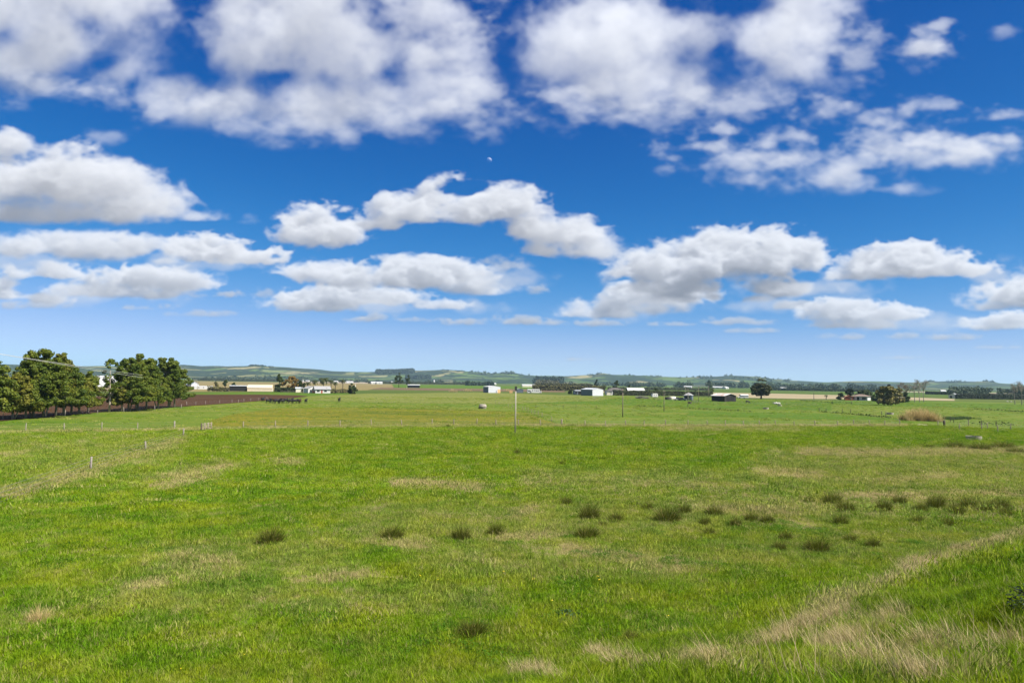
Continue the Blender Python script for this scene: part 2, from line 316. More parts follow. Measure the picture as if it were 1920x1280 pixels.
class MB:
    """Collects boxes, tubes and quads into one mesh."""
    def __init__(s): s.V, s.F = [], []
    def add(s, V, F):
        o = len(s.V); s.V += [tuple(v) for v in V]; s.F += [tuple(i + o for i in f) for f in F]; return s
    def box(s, x0, x1, y0, y1, z0, z1):
        return s.add([(x0, y0, z0), (x1, y0, z0), (x1, y1, z0), (x0, y1, z0), (x0, y0, z1), (x1, y0, z1), (x1, y1, z1), (x0, y1, z1)],
                     [(0, 3, 2, 1), (4, 5, 6, 7), (0, 1, 5, 4), (1, 2, 6, 5), (2, 3, 7, 6), (3, 0, 4, 7)])
    def prism(s, poly, a, b, axis='y'):
        """poly in the plane across `axis`, pushed from a to b."""
        n = len(poly); f = (lambda p, t: (p[0], t, p[1])) if axis == 'y' else (lambda p, t: (t, p[0], p[1])) if axis == 'x' else (lambda p, t: (p[0], p[1], t))
        return s.add([f(p, a) for p in poly] + [f(p, b) for p in poly], [tuple(range(n)), tuple(range(2 * n - 1, n - 1, -1))] + [(i, i + n, (i + 1) % n + n, (i + 1) % n) for i in range(n)])
    def tube(s, pts, rad, n=6, cap=True):
        pts = [np.array(p, float) for p in pts]; rad = rad if hasattr(rad, '__len__') else [rad] * len(pts)
        o = len(s.V); prev = None
        for i, p in enumerate(pts):
            t = pts[min(i + 1, len(pts) - 1)] - pts[max(i - 1, 0)]; t = t / (np.linalg.norm(t) + 1e-9)
            a = np.cross(t, (0, 0, 1.0)) if abs(t[2]) < .95 else np.cross(t, (1.0, 0, 0)) if prev is None else prev - t * prev.dot(t)
            a = a / np.linalg.norm(a); prev = a; b = np.cross(t, a)
            for k in range(n):
                q = 2 * math.pi * k / n; s.V.append(tuple(p + rad[i] * (a * math.cos(q) + b * math.sin(q))))
        for i in range(len(pts) - 1):
            for k in range(n):
                s.F.append((o + i * n + k, o + i * n + (k + 1) % n, o + (i + 1) * n + (k + 1) % n, o + (i + 1) * n + k))
        if cap: s.F.append(tuple(o + k for k in range(n - 1, -1, -1))); s.F.append(tuple(o + (len(pts) - 1) * n + k for k in range(n)))
        return s
    def lathe(s, prof, n=12, c=(0, 0)):
        o = len(s.V)
        for r, z in prof:
            for k in range(n): q = 2 * math.pi * k / n; s.V.append((c[0] + r * math.cos(q), c[1] + r * math.sin(q), z))
        for i in range(len(prof) - 1):
            for k in range(n): s.F.append((o + i * n + k, o + i * n + (k + 1) % n, o + (i + 1) * n + (k + 1) % n, o + (i + 1) * n + k))
        return s
    def mesh(s, name, mat, smooth=False): return mesh(name, s.V, s.F, mat, smooth)
    def put(s, name, mat, parent=None, smooth=False, **k): return put(name, s.mesh(name, mat, smooth), parent, **k)

# ---------------------------------------------------------------- materials
class NT:
    def __init__(s, name):
        s.m = bpy.data.materials.new(name); s.m.use_nodes = True; s.t = s.m.node_tree; s.t.nodes.clear(); s.out = s.n('ShaderNodeOutputMaterial')
    def n(s, typ): return s.t.nodes.new(typ)
    def l(s, a, b): s.t.links.new(a, b)
    def set(s, sock, v):
        if hasattr(v, 'is_linked') or hasattr(v, 'links'): s.l(v, sock)
        elif hasattr(v, '__len__') and len(v) == 3 and sock.type == 'RGBA': sock.default_value = (*v, 1)
        else: sock.default_value = v
    def pos(s): return s.n('ShaderNodeNewGeometry').outputs['Position']
    def obj(s): return s.n('ShaderNodeTexCoord').outputs['Object']
    def island(s): return s.n('ShaderNodeNewGeometry').outputs['Random Per Island']
    def rand(s): return s.n('ShaderNodeObjectInfo').outputs['Random']
    def attr(s, name, inst=False):
        a = s.n('ShaderNodeAttribute'); a.attribute_name = name
        if inst: a.attribute_type = 'INSTANCER'
        return a.outputs['Fac']
    def scale(s, v, k):
        m = s.n('ShaderNodeMapping'); s.l(v, m.inputs[0]); m.inputs['Scale'].default_value = k; return m.outputs[0]
    def noise(s, v, sc, det=4, rough=.55, dist=0.0):
        n = s.n('ShaderNodeTexNoise'); s.l(v, n.inputs['Vector']); n.inputs['Scale'].default_value = sc; n.inputs['Detail'].default_value = det
        n.inputs['Roughness'].default_value = rough; n.inputs['Distortion'].default_value = dist; return n.outputs[0]
    def voro(s, v, sc, out='Color', rnd=1.0):
        n = s.n('ShaderNodeTexVoronoi'); s.l(v, n.inputs['Vector']); n.inputs['Scale'].default_value = sc; n.inputs['Randomness'].default_value = rnd; return n.outputs[out]
    def ramp(s, f, lo, hi, a=0.0, b=1.0):
        n = s.n('ShaderNodeMapRange'); n.interpolation_type = 'SMOOTHSTEP'; s.set(n.inputs[0], f)
        for k, v in zip((1, 2, 3, 4), (lo, hi, a, b)): n.inputs[k].default_value = v
        return n.outputs[0]
    def math(s, op, a, b=0.0):
        n = s.n('ShaderNodeMath'); n.operation = op; s.set(n.inputs[0], a); s.set(n.inputs[1], b); return n.outputs[0]
    def mix(s, f, a, b, mode='MIX'):
        n = s.n('ShaderNodeMix'); n.data_type = 'RGBA'; n.blend_type = mode; s.set(n.inputs[0], f); s.set(n.inputs[6], a); s.set(n.inputs[7], b); return n.outputs[2]
    def cramp(s, f, stops):
        n = s.n('ShaderNodeValToRGB'); s.l(f, n.inputs[0]); e = n.color_ramp.elements
        while len(e) < len(stops): e.new(.5)
        for q, (p, c) in zip(e, stops): q.position = p; q.color = (*c, 1)
        return n.outputs[0]
    def bump(s, h, st, dist=.05):
        n = s.n('ShaderNodeBump'); s.l(h, n.inputs['Height']); n.inputs['Strength'].default_value = st; n.inputs['Distance'].default_value = dist; return n.outputs[0]
    def finish(s, col, rough=.9, normal=None, metal=0.0, spec=.3, transl=0.0):
        p = s.n('ShaderNodeBsdfPrincipled'); s.set(p.inputs['Base Color'], col); s.set(p.inputs['Roughness'], rough); p.inputs['Metallic'].default_value = metal
        p.inputs['Specular IOR Level'].default_value = spec
        if normal is not None: s.l(normal, p.inputs['Normal'])
        sh = p.outputs[0]
        if transl:
            t = s.n('ShaderNodeBsdfTranslucent'); s.set(t.inputs[0], col); mx = s.n('ShaderNodeMixShader'); mx.inputs[0].default_value = transl
            s.l(sh, mx.inputs[1]); s.l(t.outputs[0], mx.inputs[2]); sh = mx.outputs[0]
        s.l(sh, s.out.inputs[0]); return s.m

def plain(name, col, rough=.8, var=.12, sc=3.0, metal=0.0, spec=.3, streak=0.0):
    t = NT(name); v = t.obj(); f = t.noise(v, sc, 5, .6)
    c = t.mix(t.ramp(f, .3, .7), tuple(x * (1 - var) for x in col), tuple(min(x * (1 + var), 1) for x in col))
    if streak:
        g = t.noise(t.scale(v, (4, 4, .25)), 2.5, 4, .6); c = t.mix(t.ramp(g, .45, .8, 0, streak), c, tuple(x * .45 for x in col))
    return t.finish(c, rough, t.bump(f, .15, .02), metal, spec)

def corrugated(name, col, rough=.55, pitch=.076, rust=0.0, axis=0, var=.1):
    t = NT(name); v = t.obj(); f = t.noise(v, 1.3, 5, .65)
    w = t.n('ShaderNodeTexWave'); w.bands_direction = 'XYZ'[axis]; t.l(v, w.inputs['Vector']); w.inputs['Scale'].default_value = .314 / pitch * 2; w.inputs['Distortion'].default_value = 0
    c = t.mix(t.ramp(f, .3, .7), tuple(x * (1 - var) for x in col), tuple(min(1, x * (1 + var)) for x in col))
    if rust:
        r = t.ramp(t.noise(t.scale(v, (.35, .7, .7)), .9, 5, .6, .5), .62 - .3 * rust, .72 - .3 * rust)
        c = t.mix(r, c, t.mix(f, (.22, .085, .04), (.40, .20, .11)))
    return t.finish(c, rough, t.bump(w.outputs[0], .35, .02), 0.0, .4)

# grass colours by place: shared by the ground and every blade on it
def turf_colour(t, v, dry):
    big = t.noise(v, .035, 3, .5, .4); mid = t.noise(v, .33, 5, .62, .3); fine = t.noise(v, 2.2, 3, .6)
    c = t.mix(t.ramp(big, .38, .62), (.112, .235, .0038), (.185, .290, .0055))
    c = t.mix(t.ramp(mid, .42, .66), c, (.285, .330, .012))
    c = t.mix(t.ramp(mid, .46, .32, 0, .85), c, (.058, .165, .0035))
    c = t.mix(t.ramp(fine, .55, .8, 0, .5), c, (.050, .135, .007))
    c = t.mix(t.ramp(t.noise(v, .9, 4, .6, .6), .56, .74, 0, .6), c, (.27, .25, .055))
    d = t.math('MULTIPLY', dry, t.ramp(t.noise(v, 1.1, 6, .7, .4), .32, .52))
    return t.mix(d, c, t.mix(fine, (.40, .31, .13), (.55, .44, .24)))

def turf_material():
    t = NT('turf'); v = t.pos(); c = turf_colour(t, v, t.attr('dry'))
    h = t.noise(v, 5, 6, .7); h2 = t.noise(v, .8, 3, .6)
    c = t.mix(t.ramp(h, .3, .7), t.mix(.55, c, (.020, .040, .003)), c)
    return t.finish(c, .95, t.bump(t.math('ADD', h, h2), .9, .25), 0, .1)

def blade_material(name, mode):
    t = NT(name); v = t.pos(); r = t.rand(); i = t.island()
    if mode == 'green':
        c = turf_colour(t, v, t.attr('dry', True)); c = t.mix(t.math('MULTIPLY', i, .55), c, t.mix(r, (.190, .300, .006), (.105, .235, .010)))
        c = t.mix(t.ramp(i, .93, .97), c, (.36, .30, .13)); c = t.mix(t.ramp(r, .36, .0, 0, .8), c, (.045, .100, .003)); c = t.mix(t.ramp(r, .66, 1.0, 0, .70), c, (.34, .35, .065)); c = t.mix(t.ramp(r, .965, .975, 0, .6), c, (.42, .35, .16))
    elif mode == 'lush':
        c = t.mix(i, (.15, .27, .006), (.30, .36, .012)); c = t.mix(t.ramp(t.noise(v, .7, 3), .4, .65), c, (.075, .140, .008)); c = t.mix(t.ramp(i, .88, .95), c, (.38, .32, .15))
    elif mode == 'straw':
        c = t.mix(i, (.30, .225, .095), (.56, .46, .27)); c = t.mix(t.ramp(r, .6, 1, 0, .5), c, (.20, .19, .05))
    elif mode == 'leaf':
        c = t.mix(i, (.040, .115, .006), (.105, .215, .010)); c = t.mix(t.ramp(r, .3, 1, 0, .5), c, (.06, .14, .012))
    elif mode == 'rush':
        c = t.mix(i, (.044, .066, .006), (.150, .168, .020)); c = t.mix(t.ramp(i, .84, .92), c, (.26, .19, .075)); c = t.mix(t.math('MULTIPLY', r, .35), c, (.10, .105, .02))
    elif mode == 'tan': 
        c = t.mix(i, (.34, .24, .085), (.74, .58, .30)); c = t.mix(t.ramp(i, .8, .9), c, (.08, .12, .02))
    return t.finish(c, .7, None, 0, .08, .36)

def leaf_material(name, a, b, hi, transl=.25, bare=0.0):
    t = NT(name); i = t.island(); v = t.obj(); n = t.noise(v, .45, 3, .6)
    c = t.mix(i, a, b); c = t.mix(t.ramp(n, .42, .68, 0, .8), c, hi)
    return t.finish(c, .65, None, 0, .25, transl)

def field_material(name, cols, streak=(1, 1, 1), sc=.05, bump=.4, fleck=None, rows=None):
    t = NT(name); v = t.pos(); s = t.scale(v, streak)
    a = t.noise(s, sc, 6, .65, .3); b = t.noise(v, 1.4, 5, .7)
    c = t.mix(t.ramp(a, .32, .55), cols[0], cols[1]); c = t.mix(t.ramp(a, .52, .72), c, cols[2])
    c = t.mix(t.ramp(b, .35, .72, 0, .6), c, tuple(x * .62 for x in cols[0]))
    if fleck:
        f = t.noise(t.scale(v, (.5, 1, 1)), 2.6, 4, .75); k = t.ramp(t.noise(s, sc * 1.7, 4, .6), .36, .58)
        c = t.mix(t.math('MULTIPLY', t.ramp(f, .50, .60, 0, .75), k), c, fleck)
    h = b
    if rows:
        w = t.n('ShaderNodeTexWave'); m = t.n('ShaderNodeMapping'); m.inputs['Rotation'].default_value = (0, 0, rows[0]); t.l(v, m.inputs[0]); t.l(m.outputs[0], w.inputs['Vector'])
        w.inputs['Scale'].default_value = rows[1]; w.inputs['Distortion'].default_value = .6; w.inputs['Detail'].default_value = 2
        c = t.mix(t.ramp(w.outputs[0], .2, .9, 0, rows[2]), c, tuple(x * .55 for x in cols[0])); h = t.math('ADD', b, w.outputs[0])
    return t.finish(c, .95, t.bump(h, bump, .15), 0, .1)

# ---------------------------------------------------------------- lie of the land
def hnoise(x, y, s, seed):
    """Smooth value noise, -1..1."""
    r = np.random.default_rng(seed); g = r.random((64, 64))
    u, v = np.asarray(x) / s, np.asarray(y) / s; i, j = np.floor(u).astype(int), np.floor(v).astype(int); f, q = u - i, v - j
    f, q = f * f * (3 - 2 * f), q * q * (3 - 2 * q)
    G = lambda a, b: g[a % 64, b % 64]
    return 2 * ((G(i, j) * (1 - f) + G(i + 1, j) * f) * (1 - q) + (G(i, j + 1) * (1 - f) + G(i + 1, j + 1) * f) * q) - 1

BANK_N = np.array([-0.554, 0.832])                              # across the road bank, towards the paddock
SKYLINE = np.array([(-600, 30), (-300, 24), (0, 20), (150, 18.5), (250, 20), (345, 24), (380, 21), (430, 22), (460, 23), (480, 24.5), (510, 22.5), (540, 22), (580, 19.5), (620, 16), (650, 15), (690, 15), (740, 16.5), (790, 19),
                    (835, 21), (860, 19.5), (890, 17), (920, 15), (950, 17), (965, 17), (985, 13), (1010, 12), (1060, 12), (1100, 15), (1115, 16), (1132, 19), (1150, 16), (1200, 15), (1250, 14.5), (1290, 13), (1340, 15.5), (1370, 18), (1400, 17),
                    (1430, 14), (1480, 10), (1530, 8), (1560, 8), (1600, 10), (1650, 10), (1700, 9), (1750, 10.5), (1790, 13), (1850, 13.5), (1880, 10), (1920, 8), (2100, 14), (2400, 22)], float)
def land(x, y):
    x, y = np.asarray(x, float), np.asarray(y, float)
    s = x * BANK_N[0] + y * BANK_N[1]; d = 16.2 - s
    soft = .8 * np.logaddexp(0, np.clip(d / .8, -40, 60))
    h = 6.4 - 1.0 * np.logaddexp(0, np.clip((6.4 - .39 * soft) / 1.0, -40, 60))
    h = np.maximum(h, 0) * (1 + .0 * x)
    r = np.hypot(x, y)
    near = np.clip((100 - r) / 60, 0, 1); k = np.clip(d / 4, 0, 1)
    h = h + near * (.05 * hnoise(x, y, 2.3, 1) + .09 * hnoise(x, y, 7, 2) + .03 * hnoise(x, y, .8, 3)) + k * near * (.13 * hnoise(x, y, 1.3, 4) + .16 * hnoise(x, y, 3.1, 5))
    h = h - .35 * np.exp(-((x - 10.6)**2 + (y - 13.6)**2) / .9)                          # a hole in the bank
    h = h - .03 * np.clip(1 - near * 1.0, 0, 1)
    return h

def bearing_px(x, y): return 960 + FOC * np.asarray(x) / np.maximum(np.asarray(y), 1e-3)
def hill_height(x, y):
    """Rolling country from 2.6 km out; its skyline stands as many 1/1321ths of a radian above the plain as in SKYLINE."""
    r = np.hypot(x, y); px = bearing_px(x, y)
    S = np.interp(px, SKYLINE[:, 0], SKYLINE[:, 1]); S = np.where(y < .2 * np.abs(x), 22, S)
    crest = 4300 + 500 * hnoise(px, px * 0, 160, 21)
    Hc = S / FOC * crest * np.clip(y / np.maximum(r, 1), .55, 1) + 8
    p = np.clip((r - 2600) / (crest - 2600), 0, 1); p = p * p * (3 - 2 * p)
    back = np.clip((r - crest) / 2600, 0, 1)
    h = Hc * p * (1 - .55 * back)
    spur = .5 + .5 * hnoise(x, y, 420, 22); spur2 = .5 + .5 * hnoise(x, y, 170, 23)
    lower = (4 * p * (1 - p))
    return h * (1 - .45 * lower * spur - .15 * lower * spur2) + 3 * hnoise(x, y, 120, 24) * p - 1.0 * (1 - np.clip((r - 2600) / 150, 0, 1))

def project(x, y, z):
    q = np.stack([np.asarray(x, float), np.asarray(y, float), np.asarray(z, float) - 8.0], -1)
    w = np.maximum(q @ FWD, .05); return 960 + FOC * (q @ RT) / w, 640 - FOC * (q @ UPV) / w

def spot(px, py, z=0.0):
    """Where on the plain (height z) a surveyed bearing and dip lead."""
    d = FWD + RT * (px - 960) / FOC + UPV * (640 - py) / FOC; t = (z - 8.0) / d[2]
    return np.array([d[0] * t, d[1] * t, z])
def spot_land(px, py):
    """The same on the uneven near ground."""
    d = FWD + RT * (px - 960) / FOC + UPV * (640 - py) / FOC
    t = np.linspace(4, 220, 2600); z = land(d[0] * t, d[1] * t); k = np.argmax(EYE[2] + d[2] * t < z); t = t[k]
    return np.array([d[0] * t, d[1] * t, float(land(d[0] * t, d[1] * t))])
def depth(p): return float(p[1]) * math.cos(PITCH)                # distance along the view axis
def at(px, dist, z=0.0):
    """A surveyed bearing at a known distance north."""
    d = FWD + RT * (px - 960) / FOC + UPV * (640 - (716 + (px - 960) * .01365)) / FOC; k = dist / d[1]; return np.array([d[0] * k, d[1] * k, z])
def facing(p): return math.atan2(p[0], p[1]) * -1.0             # rotation that turns a front (local -y) to the viewer

# dry grass: strokes (chart x, y, x2, y2, half width) of bleached grass seen in the paddock and on the bank
DRY = [(-60, 813, 390, 804.5, 2.6, .7), (390, 804, 900, 798.5, 2.6, .65), (900, 798.5, 1300, 799, 2.8, .8), (1300, 799, 1700, 798, 2.8, .8), (1240, 805, 1500, 806, 5, .45), (700, 985, 1280, 975, 50, .30), (1280, 960, 1920, 940, 42, .32), (820, 1050, 1300, 1055, 40, .28), (1450, 890, 1920, 885, 46, .34), (0, 860, 300, 850, 40, .22), (300, 1060, 620, 1040, 50, .25), (1350, 1040, 1800, 1010, 40, .22), (200, 1130, 900, 1120, 30, .25), (1000, 900, 1400, 905, 26, .3), (290, 905, 375, 890, 16), (380, 880, 440, 874, 8), (520, 868, 560, 868, 6), (1500, 848, 1690, 853, 9), (1425, 884, 1540, 892, 11), (1700, 850, 1920, 846, 9), (1640, 905, 1790, 890, 8),
       (1000, 955, 960, 965, 12), (900, 1052, 930, 1052, 12), (940, 1010, 1040, 1000, 10), (1060, 1030, 1200, 1050, 14), (1320, 955, 1500, 960, 10), (690, 1015, 800, 1025, 9), (740, 905, 900, 915, 9), (1210, 1070, 1330, 1060, 10),
       (340, 1045, 400, 1060, 22), (0, 930, 170, 885, 14), (170, 885, 345, 822, 7), (60, 1160, 90, 1165, 16), (1600, 930, 1900, 925, 9), (560, 1090, 700, 1075, 9), (250, 1100, 330, 1090, 12),
       (1570, 1146, 1740, 1086, 17), (1720, 1072, 1930, 1006, 19), (1400, 1225, 1600, 1150, 15), (1560, 1222, 1710, 1160, 20), (1280, 1240, 1460, 1262, 14), (1500, 1275, 1700, 1240, 18), (1650, 1245, 1920, 1200, 20), (1700, 1275, 1920, 1262, 20), (980, 1262, 1050, 1275, 10), (1120, 1230, 1250, 1262, 10)]
def dryness(x, y, z):
    px, py = project(x, y, z); d = np.zeros(np.shape(px))
    for x0, y0, x1, y1, w, *amp in DRY:
        ux, uy = x1 - x0, y1 - y0; L2 = ux * ux + uy * uy + 1e-6
        t = np.clip(((px - x0) * ux + (py - y0) * uy) / L2, 0, 1)
        q = np.hypot(px - x0 - t * ux, (py - y0 - t * uy) * 1.25) / w
        d = np.maximum(d, np.clip(1.45 - q, 0, 1) * (amp[0] if amp else 1))
    return d * (np.asarray(y) > 2)
# ---------------------------------------------------------------- ground
def polar(bear, rad, hf):
    B, Rr = np.meshgrid(bear, rad); X, Y = np.sin(B) * Rr, np.cos(B) * Rr; Z = hf(X, Y)
    n, m = B.shape; idx = np.arange(n * m).reshape(n, m)
    F = np.stack([idx[:-1, :-1], idx[:-1, 1:], idx[1:, 1:], idx[1:, :-1]], -1).reshape(-1, 4)
    return np.stack([X, Y, Z], -1).reshape(-1, 3), F
front = np.radians(np.arange(-46, 46.01, .25)); back = np.radians(np.arange(50, 314.1, 4))
bear = np.concatenate([front, back, [front[0] + 2 * math.pi]])
rad = np.concatenate([[.4, 1.2, 2.2], np.geomspace(3, 130, 330), np.geomspace(140, 7900, 60)])
V, F = polar(bear, rad, land)
g = put('ground', mesh('ground', V, F, turf_material(), True, {'dry': dryness(V[:, 0], V[:, 1], V[:, 2])})); g['kind'] = 'structure'

def hills_material():
    t = NT('hill_country'); v = t.pos(); s = t.scale(v, (1, 1, 1))
    w = t.noise(v, .004, 3, .6); vv = t.n('ShaderNodeVectorMath'); vv.operation = 'ADD'; t.l(v, vv.inputs[0])
    sc = t.n('ShaderNodeVectorMath'); sc.operation = 'SCALE'; nn = t.n('ShaderNodeTexNoise'); nn.inputs['Scale'].default_value = .003; t.l(v, nn.inputs['Vector']); t.l(nn.outputs['Color'], sc.inputs[0]); sc.inputs[3].default_value = 260
    t.l(sc.outputs[0], vv.inputs[1]); wv = t.scale(vv.outputs[0], (1, .5, 0))
    cell = t.n('ShaderNodeSeparateColor'); t.l(t.voro(wv, .0058), cell.inputs[0])
    c = t.cramp(cell.outputs[0], [(0, (.052, .100, .017)), (.3, (.075, .115, .022)), (.55, (.066, .100, .026)), (.72, (.16, .152, .06)), (.86, (.22, .19, .09)), (1, (.06, .106, .021))])
    n = t.noise(v, .0042, 7, .62, .5); fine = t.noise(v, .03, 4, .7)
    bush = t.ramp(t.math('ADD', n, t.math('MULTIPLY', fine, .22)), .560, .590)
    c = t.mix(t.ramp(fine, .45, .7, 0, .3), c, (.05, .075, .018)); c = t.mix(bush, c, t.mix(fine, (.008, .018, .009), (.026, .040, .016)))
    ed = t.n('ShaderNodeTexVoronoi'); ed.feature = 'DISTANCE_TO_EDGE'; ed.inputs['Scale'].default_value = .0058; t.l(wv, ed.inputs['Vector'])
    c = t.mix(t.ramp(ed.outputs['Distance'], .045, .02), c, (.022, .038, .014))
    return t.finish(c, .95, t.bump(fine, .6, 4), 0, .1)
hb = np.concatenate([np.radians(np.arange(-46, 46.01, .18)), back, [np.radians(-46) + 2 * math.pi]])
V, F = polar(hb, np.concatenate([np.linspace(2600, 5000, 110), np.linspace(5060, 7800, 24)]), hill_height)
g = put('hills', mesh('hills', V, F, hills_material(), True)); g['kind'] = 'structure'

# ---------------------------------------------------------------- fields: sheets lying on the plain
def field(name, pts, mat, z=0.0, rag=.35, step=6.0):
    P = [spot(*p)[:2] if len(p) == 2 else at(p[0], p[2])[:2] for p in pts]; out = []
    for a, b in zip(P, P[1:] + P[:1]):
        n = max(2, min(60, int(np.linalg.norm(b - a) / step))); k = np.linalg.norm(a) / 120
        for i in range(n):
            q = a + (b - a) * i / n
            if i: q = q + rng.normal(0, rag * k, 2) * np.array([.3, 1])
            out.append((q[0], q[1], z))
    o = put(name, mesh(name, out, [tuple(range(len(out)))], mat)); o['kind'] = 'structure'
    if o.data.polygons[0].normal.z < 0: o.data.flip_normals()
    return o
GRN = [(.085, .150, .008), (.115, .170, .011), (.165, .190, .022)]
M_fl = field_material('capeweed_pasture', [(.0602, .0860, .0052), (.0903, .1075, .0077), (.1290, .1290, .0120)], (.3, 1, 1), .05, .5, (.30, .20, .010))
M_dull = field_material('grazed_pasture', [(.0560, .1090, .0050), (.0850, .1280, .0080), (.1376, .1376, .0241)], (.3, 1, 1), .06, .5, (.20, .18, .045))
M_pale = field_material('seeding_pasture', [(.0731, .1075, .0103), (.1161, .1333, .0206), (.1978, .1892, .0559)], (.12, 1, 1), .09, .5, (.26, .24, .09))
M_br = field_material('young_crop', [(.0516, .1032, .0043), (.0671, .1187, .0060), (.0860, .1247, .0086)], (.2, 1, 1), .05, .3)
M_plough = field_material('ploughed_soil', [(.066, .033, .014), (.082, .042, .019), (.098, .053, .025)], (.5, 1, 1), .04, .8, None, (R_(38), 1.1, .35))
M_till = field_material('tilled_soil', [(.1118, .0731, .0430), (.1462, .1015, .0602), (.1204, .1118, .0387)], (.3, 1, 1), .03, .6, None, (R_(75), .5, .3))
M_tan = field_material('dry_paddock', [(.1462, .1161, .0430), (.2064, .1634, .0688), (.1032, .1032, .0301)], (.22, 1, 1), .02, .5)
M_stub = field_material('stubble', [(.235, .19, .105), (.29, .24, .15), (.19, .16, .08)], (.15, 1, 1), .02, .4)
M_far = field_material('far_pasture', [(.0516, .0817, .0103), (.0731, .0989, .0155), (.1290, .1161, .0387)], (.2, 1, 1), .012, .4)
M_far2 = field_material('far_green_pasture', [(.0473, .0860, .0086), (.0619, .0989, .0120), (.0860, .1032, .0189)], (.2, 1, 1), .012, .4)
M_bare = field_material('bare_far_ground', [(.2580, .2021, .1419), (.3096, .2494, .1892), (.2064, .1720, .1032)], (.2, 1, 1), .008, .2)  # pale bare soil, the ground's own colour
# far to near
field('plain', [(-300, 0, 2560), (2250, 0, 2560), (2250, 0, 210), (1300, 0, 230), (300, 0, 260), (-300, 0, 260)], M_far, 0, .2, 40)
field('dry_paddock', [(-200, 0, 1700), (330, 0, 1700), (700, 0, 1500), (760, 0, 1300), (735, 0, 760), (690, 0, 560), (480, 0, 440), (340, 0, 400), (-200, 0, 330)], M_tan, .02, .2, 30)
field('bare_field', [(540, 0, 2540), (915, 0, 2540), (915, 0, 1750), (560, 0, 1500)], M_bare, .04)
field('crop_strip', [(735, 0, 1400), (1150, 0, 1400), (1130, 0, 800), (740, 0, 720)], M_br, .05)
field('tilled_field', [(715, 0, 760), (1060, 0, 820), (1060, 0, 590), (690, 0, 590)], M_till, .06)
field('crop_field', [(310, 737.5), (560, 734.5), (660, 735), (660, 741), (520, 744), (310, 742)], M_br, .03)
field('ploughed_field', [(-140, 752), (90, 745), (330, 739.7), (480, 739.5), (560, 741), (578, 742.5), (556, 745.5), (480, 752.5), (420, 757), (345, 762), (200, 772), (60, 784), (-140, 802)], M_plough, .05, .1)
field('green_plain', [(1100, 0, 1900), (2200, 0, 1900), (2200, 0, 760), (1640, 0, 600), (1250, 0, 760), (1100, 0, 900)], M_far2, .02, .2, 30)
field('sandy_strip', [(1560, 0, 1500), (1900, 0, 1300), (1900, 0, 1120), (1560, 0, 1250)], M_bare, .04)
field('stubble_field', [(1110, 732.6), (1240, 734.0), (1330, 735.6), (1450, 737.6), (1560, 740.2), (1660, 743.0), (1790, 748.0), (1790, 751.2), (1720, 750.2), (1600, 748.2), (1500, 747.6), (1400, 745.4), (1330, 740), (1240, 736.6), (1110, 735.0)], M_stub, .05, .1)
field('pasture', [(-160, 812), (48, 808), (191, 806.5), (390, 803.5), (577, 800.5), (753, 797.5), (893, 797), (1053, 796.8), (1013, 783), (985, 770.5), (940, 760), (900, 745), (690, 742), (570, 744.5), (480, 753.5), (345, 763), (200, 773), (60, 785), (-160, 804)], M_dull, .02, .08)
field('flowering_paddock', [(395, 801), (577, 798.5), (753, 796), (893, 795.5), (1045, 795), (1008, 783), (985, 773), (880, 768), (700, 763), (520, 765), (430, 778), (392, 790)], M_fl, .05, .4)
field('seeding_paddock', [(580, 742.5), (690, 737.5), (905, 736), (1075, 741), (1170, 745), (1110, 752), (930, 757), (700, 755), (560, 749)], M_pale, .06, .5)
field('back_paddock', [(1053, 796.8), (1300, 797.6), (1490, 798.5), (1690, 796), (1950, 806), (2040, 800), (1960, 756), (1790, 752.5), (1640, 751), (1500, 750), (1410, 748.5), (1320, 745), (1150, 741), (1060, 742), (900, 745), (940, 760), (985, 770.5)], M_dull, .03, .08)
field('lush_strip', [(1000, 748), (1170, 747), (1240, 749), (1390, 751), (1560, 753.5), (1560, 770), (1420, 766), (1300, 764), (1200, 760), (1000, 756)], M_br, .055, .5)
field('green_strip', [(1560, 750.5), (1700, 752.5), (1930, 758), (1930, 768), (1840, 765.5), (1700, 761), (1560, 757)], M_br, .055, .4)
field('mown_strip', [(1290, 771), (1560, 776), (1700, 786), (1560, 787), (1290, 779)], M_br, .056, .5)

# ---------------------------------------------------------------- leaf masses
def quads(c, nrm, size, rs):
    """Leaf sprays: one four-sided, slightly folded leaf per centre."""
    n = len(c); a = np.cross(nrm, rs.normal(size=(n, 3))); a /= np.linalg.norm(a, axis=1)[:, None] + 1e-9; b = np.cross(nrm, a)
    s = np.asarray(size).reshape(-1, 1) * np.ones((n, 1)); k = .62
    V = np.stack([c - a * s, c - b * s * k + nrm * s * .12, c + a * s, c + b * s * k - nrm * s * .05], 1).reshape(-1, 3)
    return V, np.arange(4 * n).reshape(n, 4)
def clump_leaves(centres, radii, per, size, rs, shell=.75, upb=.35):
    """Leaves through the shells of many clumps; radii (n,3)."""
    n = len(centres); k = np.repeat(np.arange(n), per)
    d = rs.normal(size=(len(k), 3)); d /= np.linalg.norm(d, axis=1)[:, None]
    rr = shell + (1 - shell) * rs.random(len(k)) - .5 * (rs.random(len(k)) < .25) * rs.random(len(k))
    c = centres[k] + d * radii[k] * rr[:, None] * (1 + .12 * rs.normal(size=(len(k), 1)))
    nr = d + np.array([0, 0, upb]) + .55 * rs.normal(size=d.shape); nr /= np.linalg.norm(nr, axis=1)[:, None]
    return quads(c, nr, size * (.7 + .6 * rs.random(len(k))), rs)

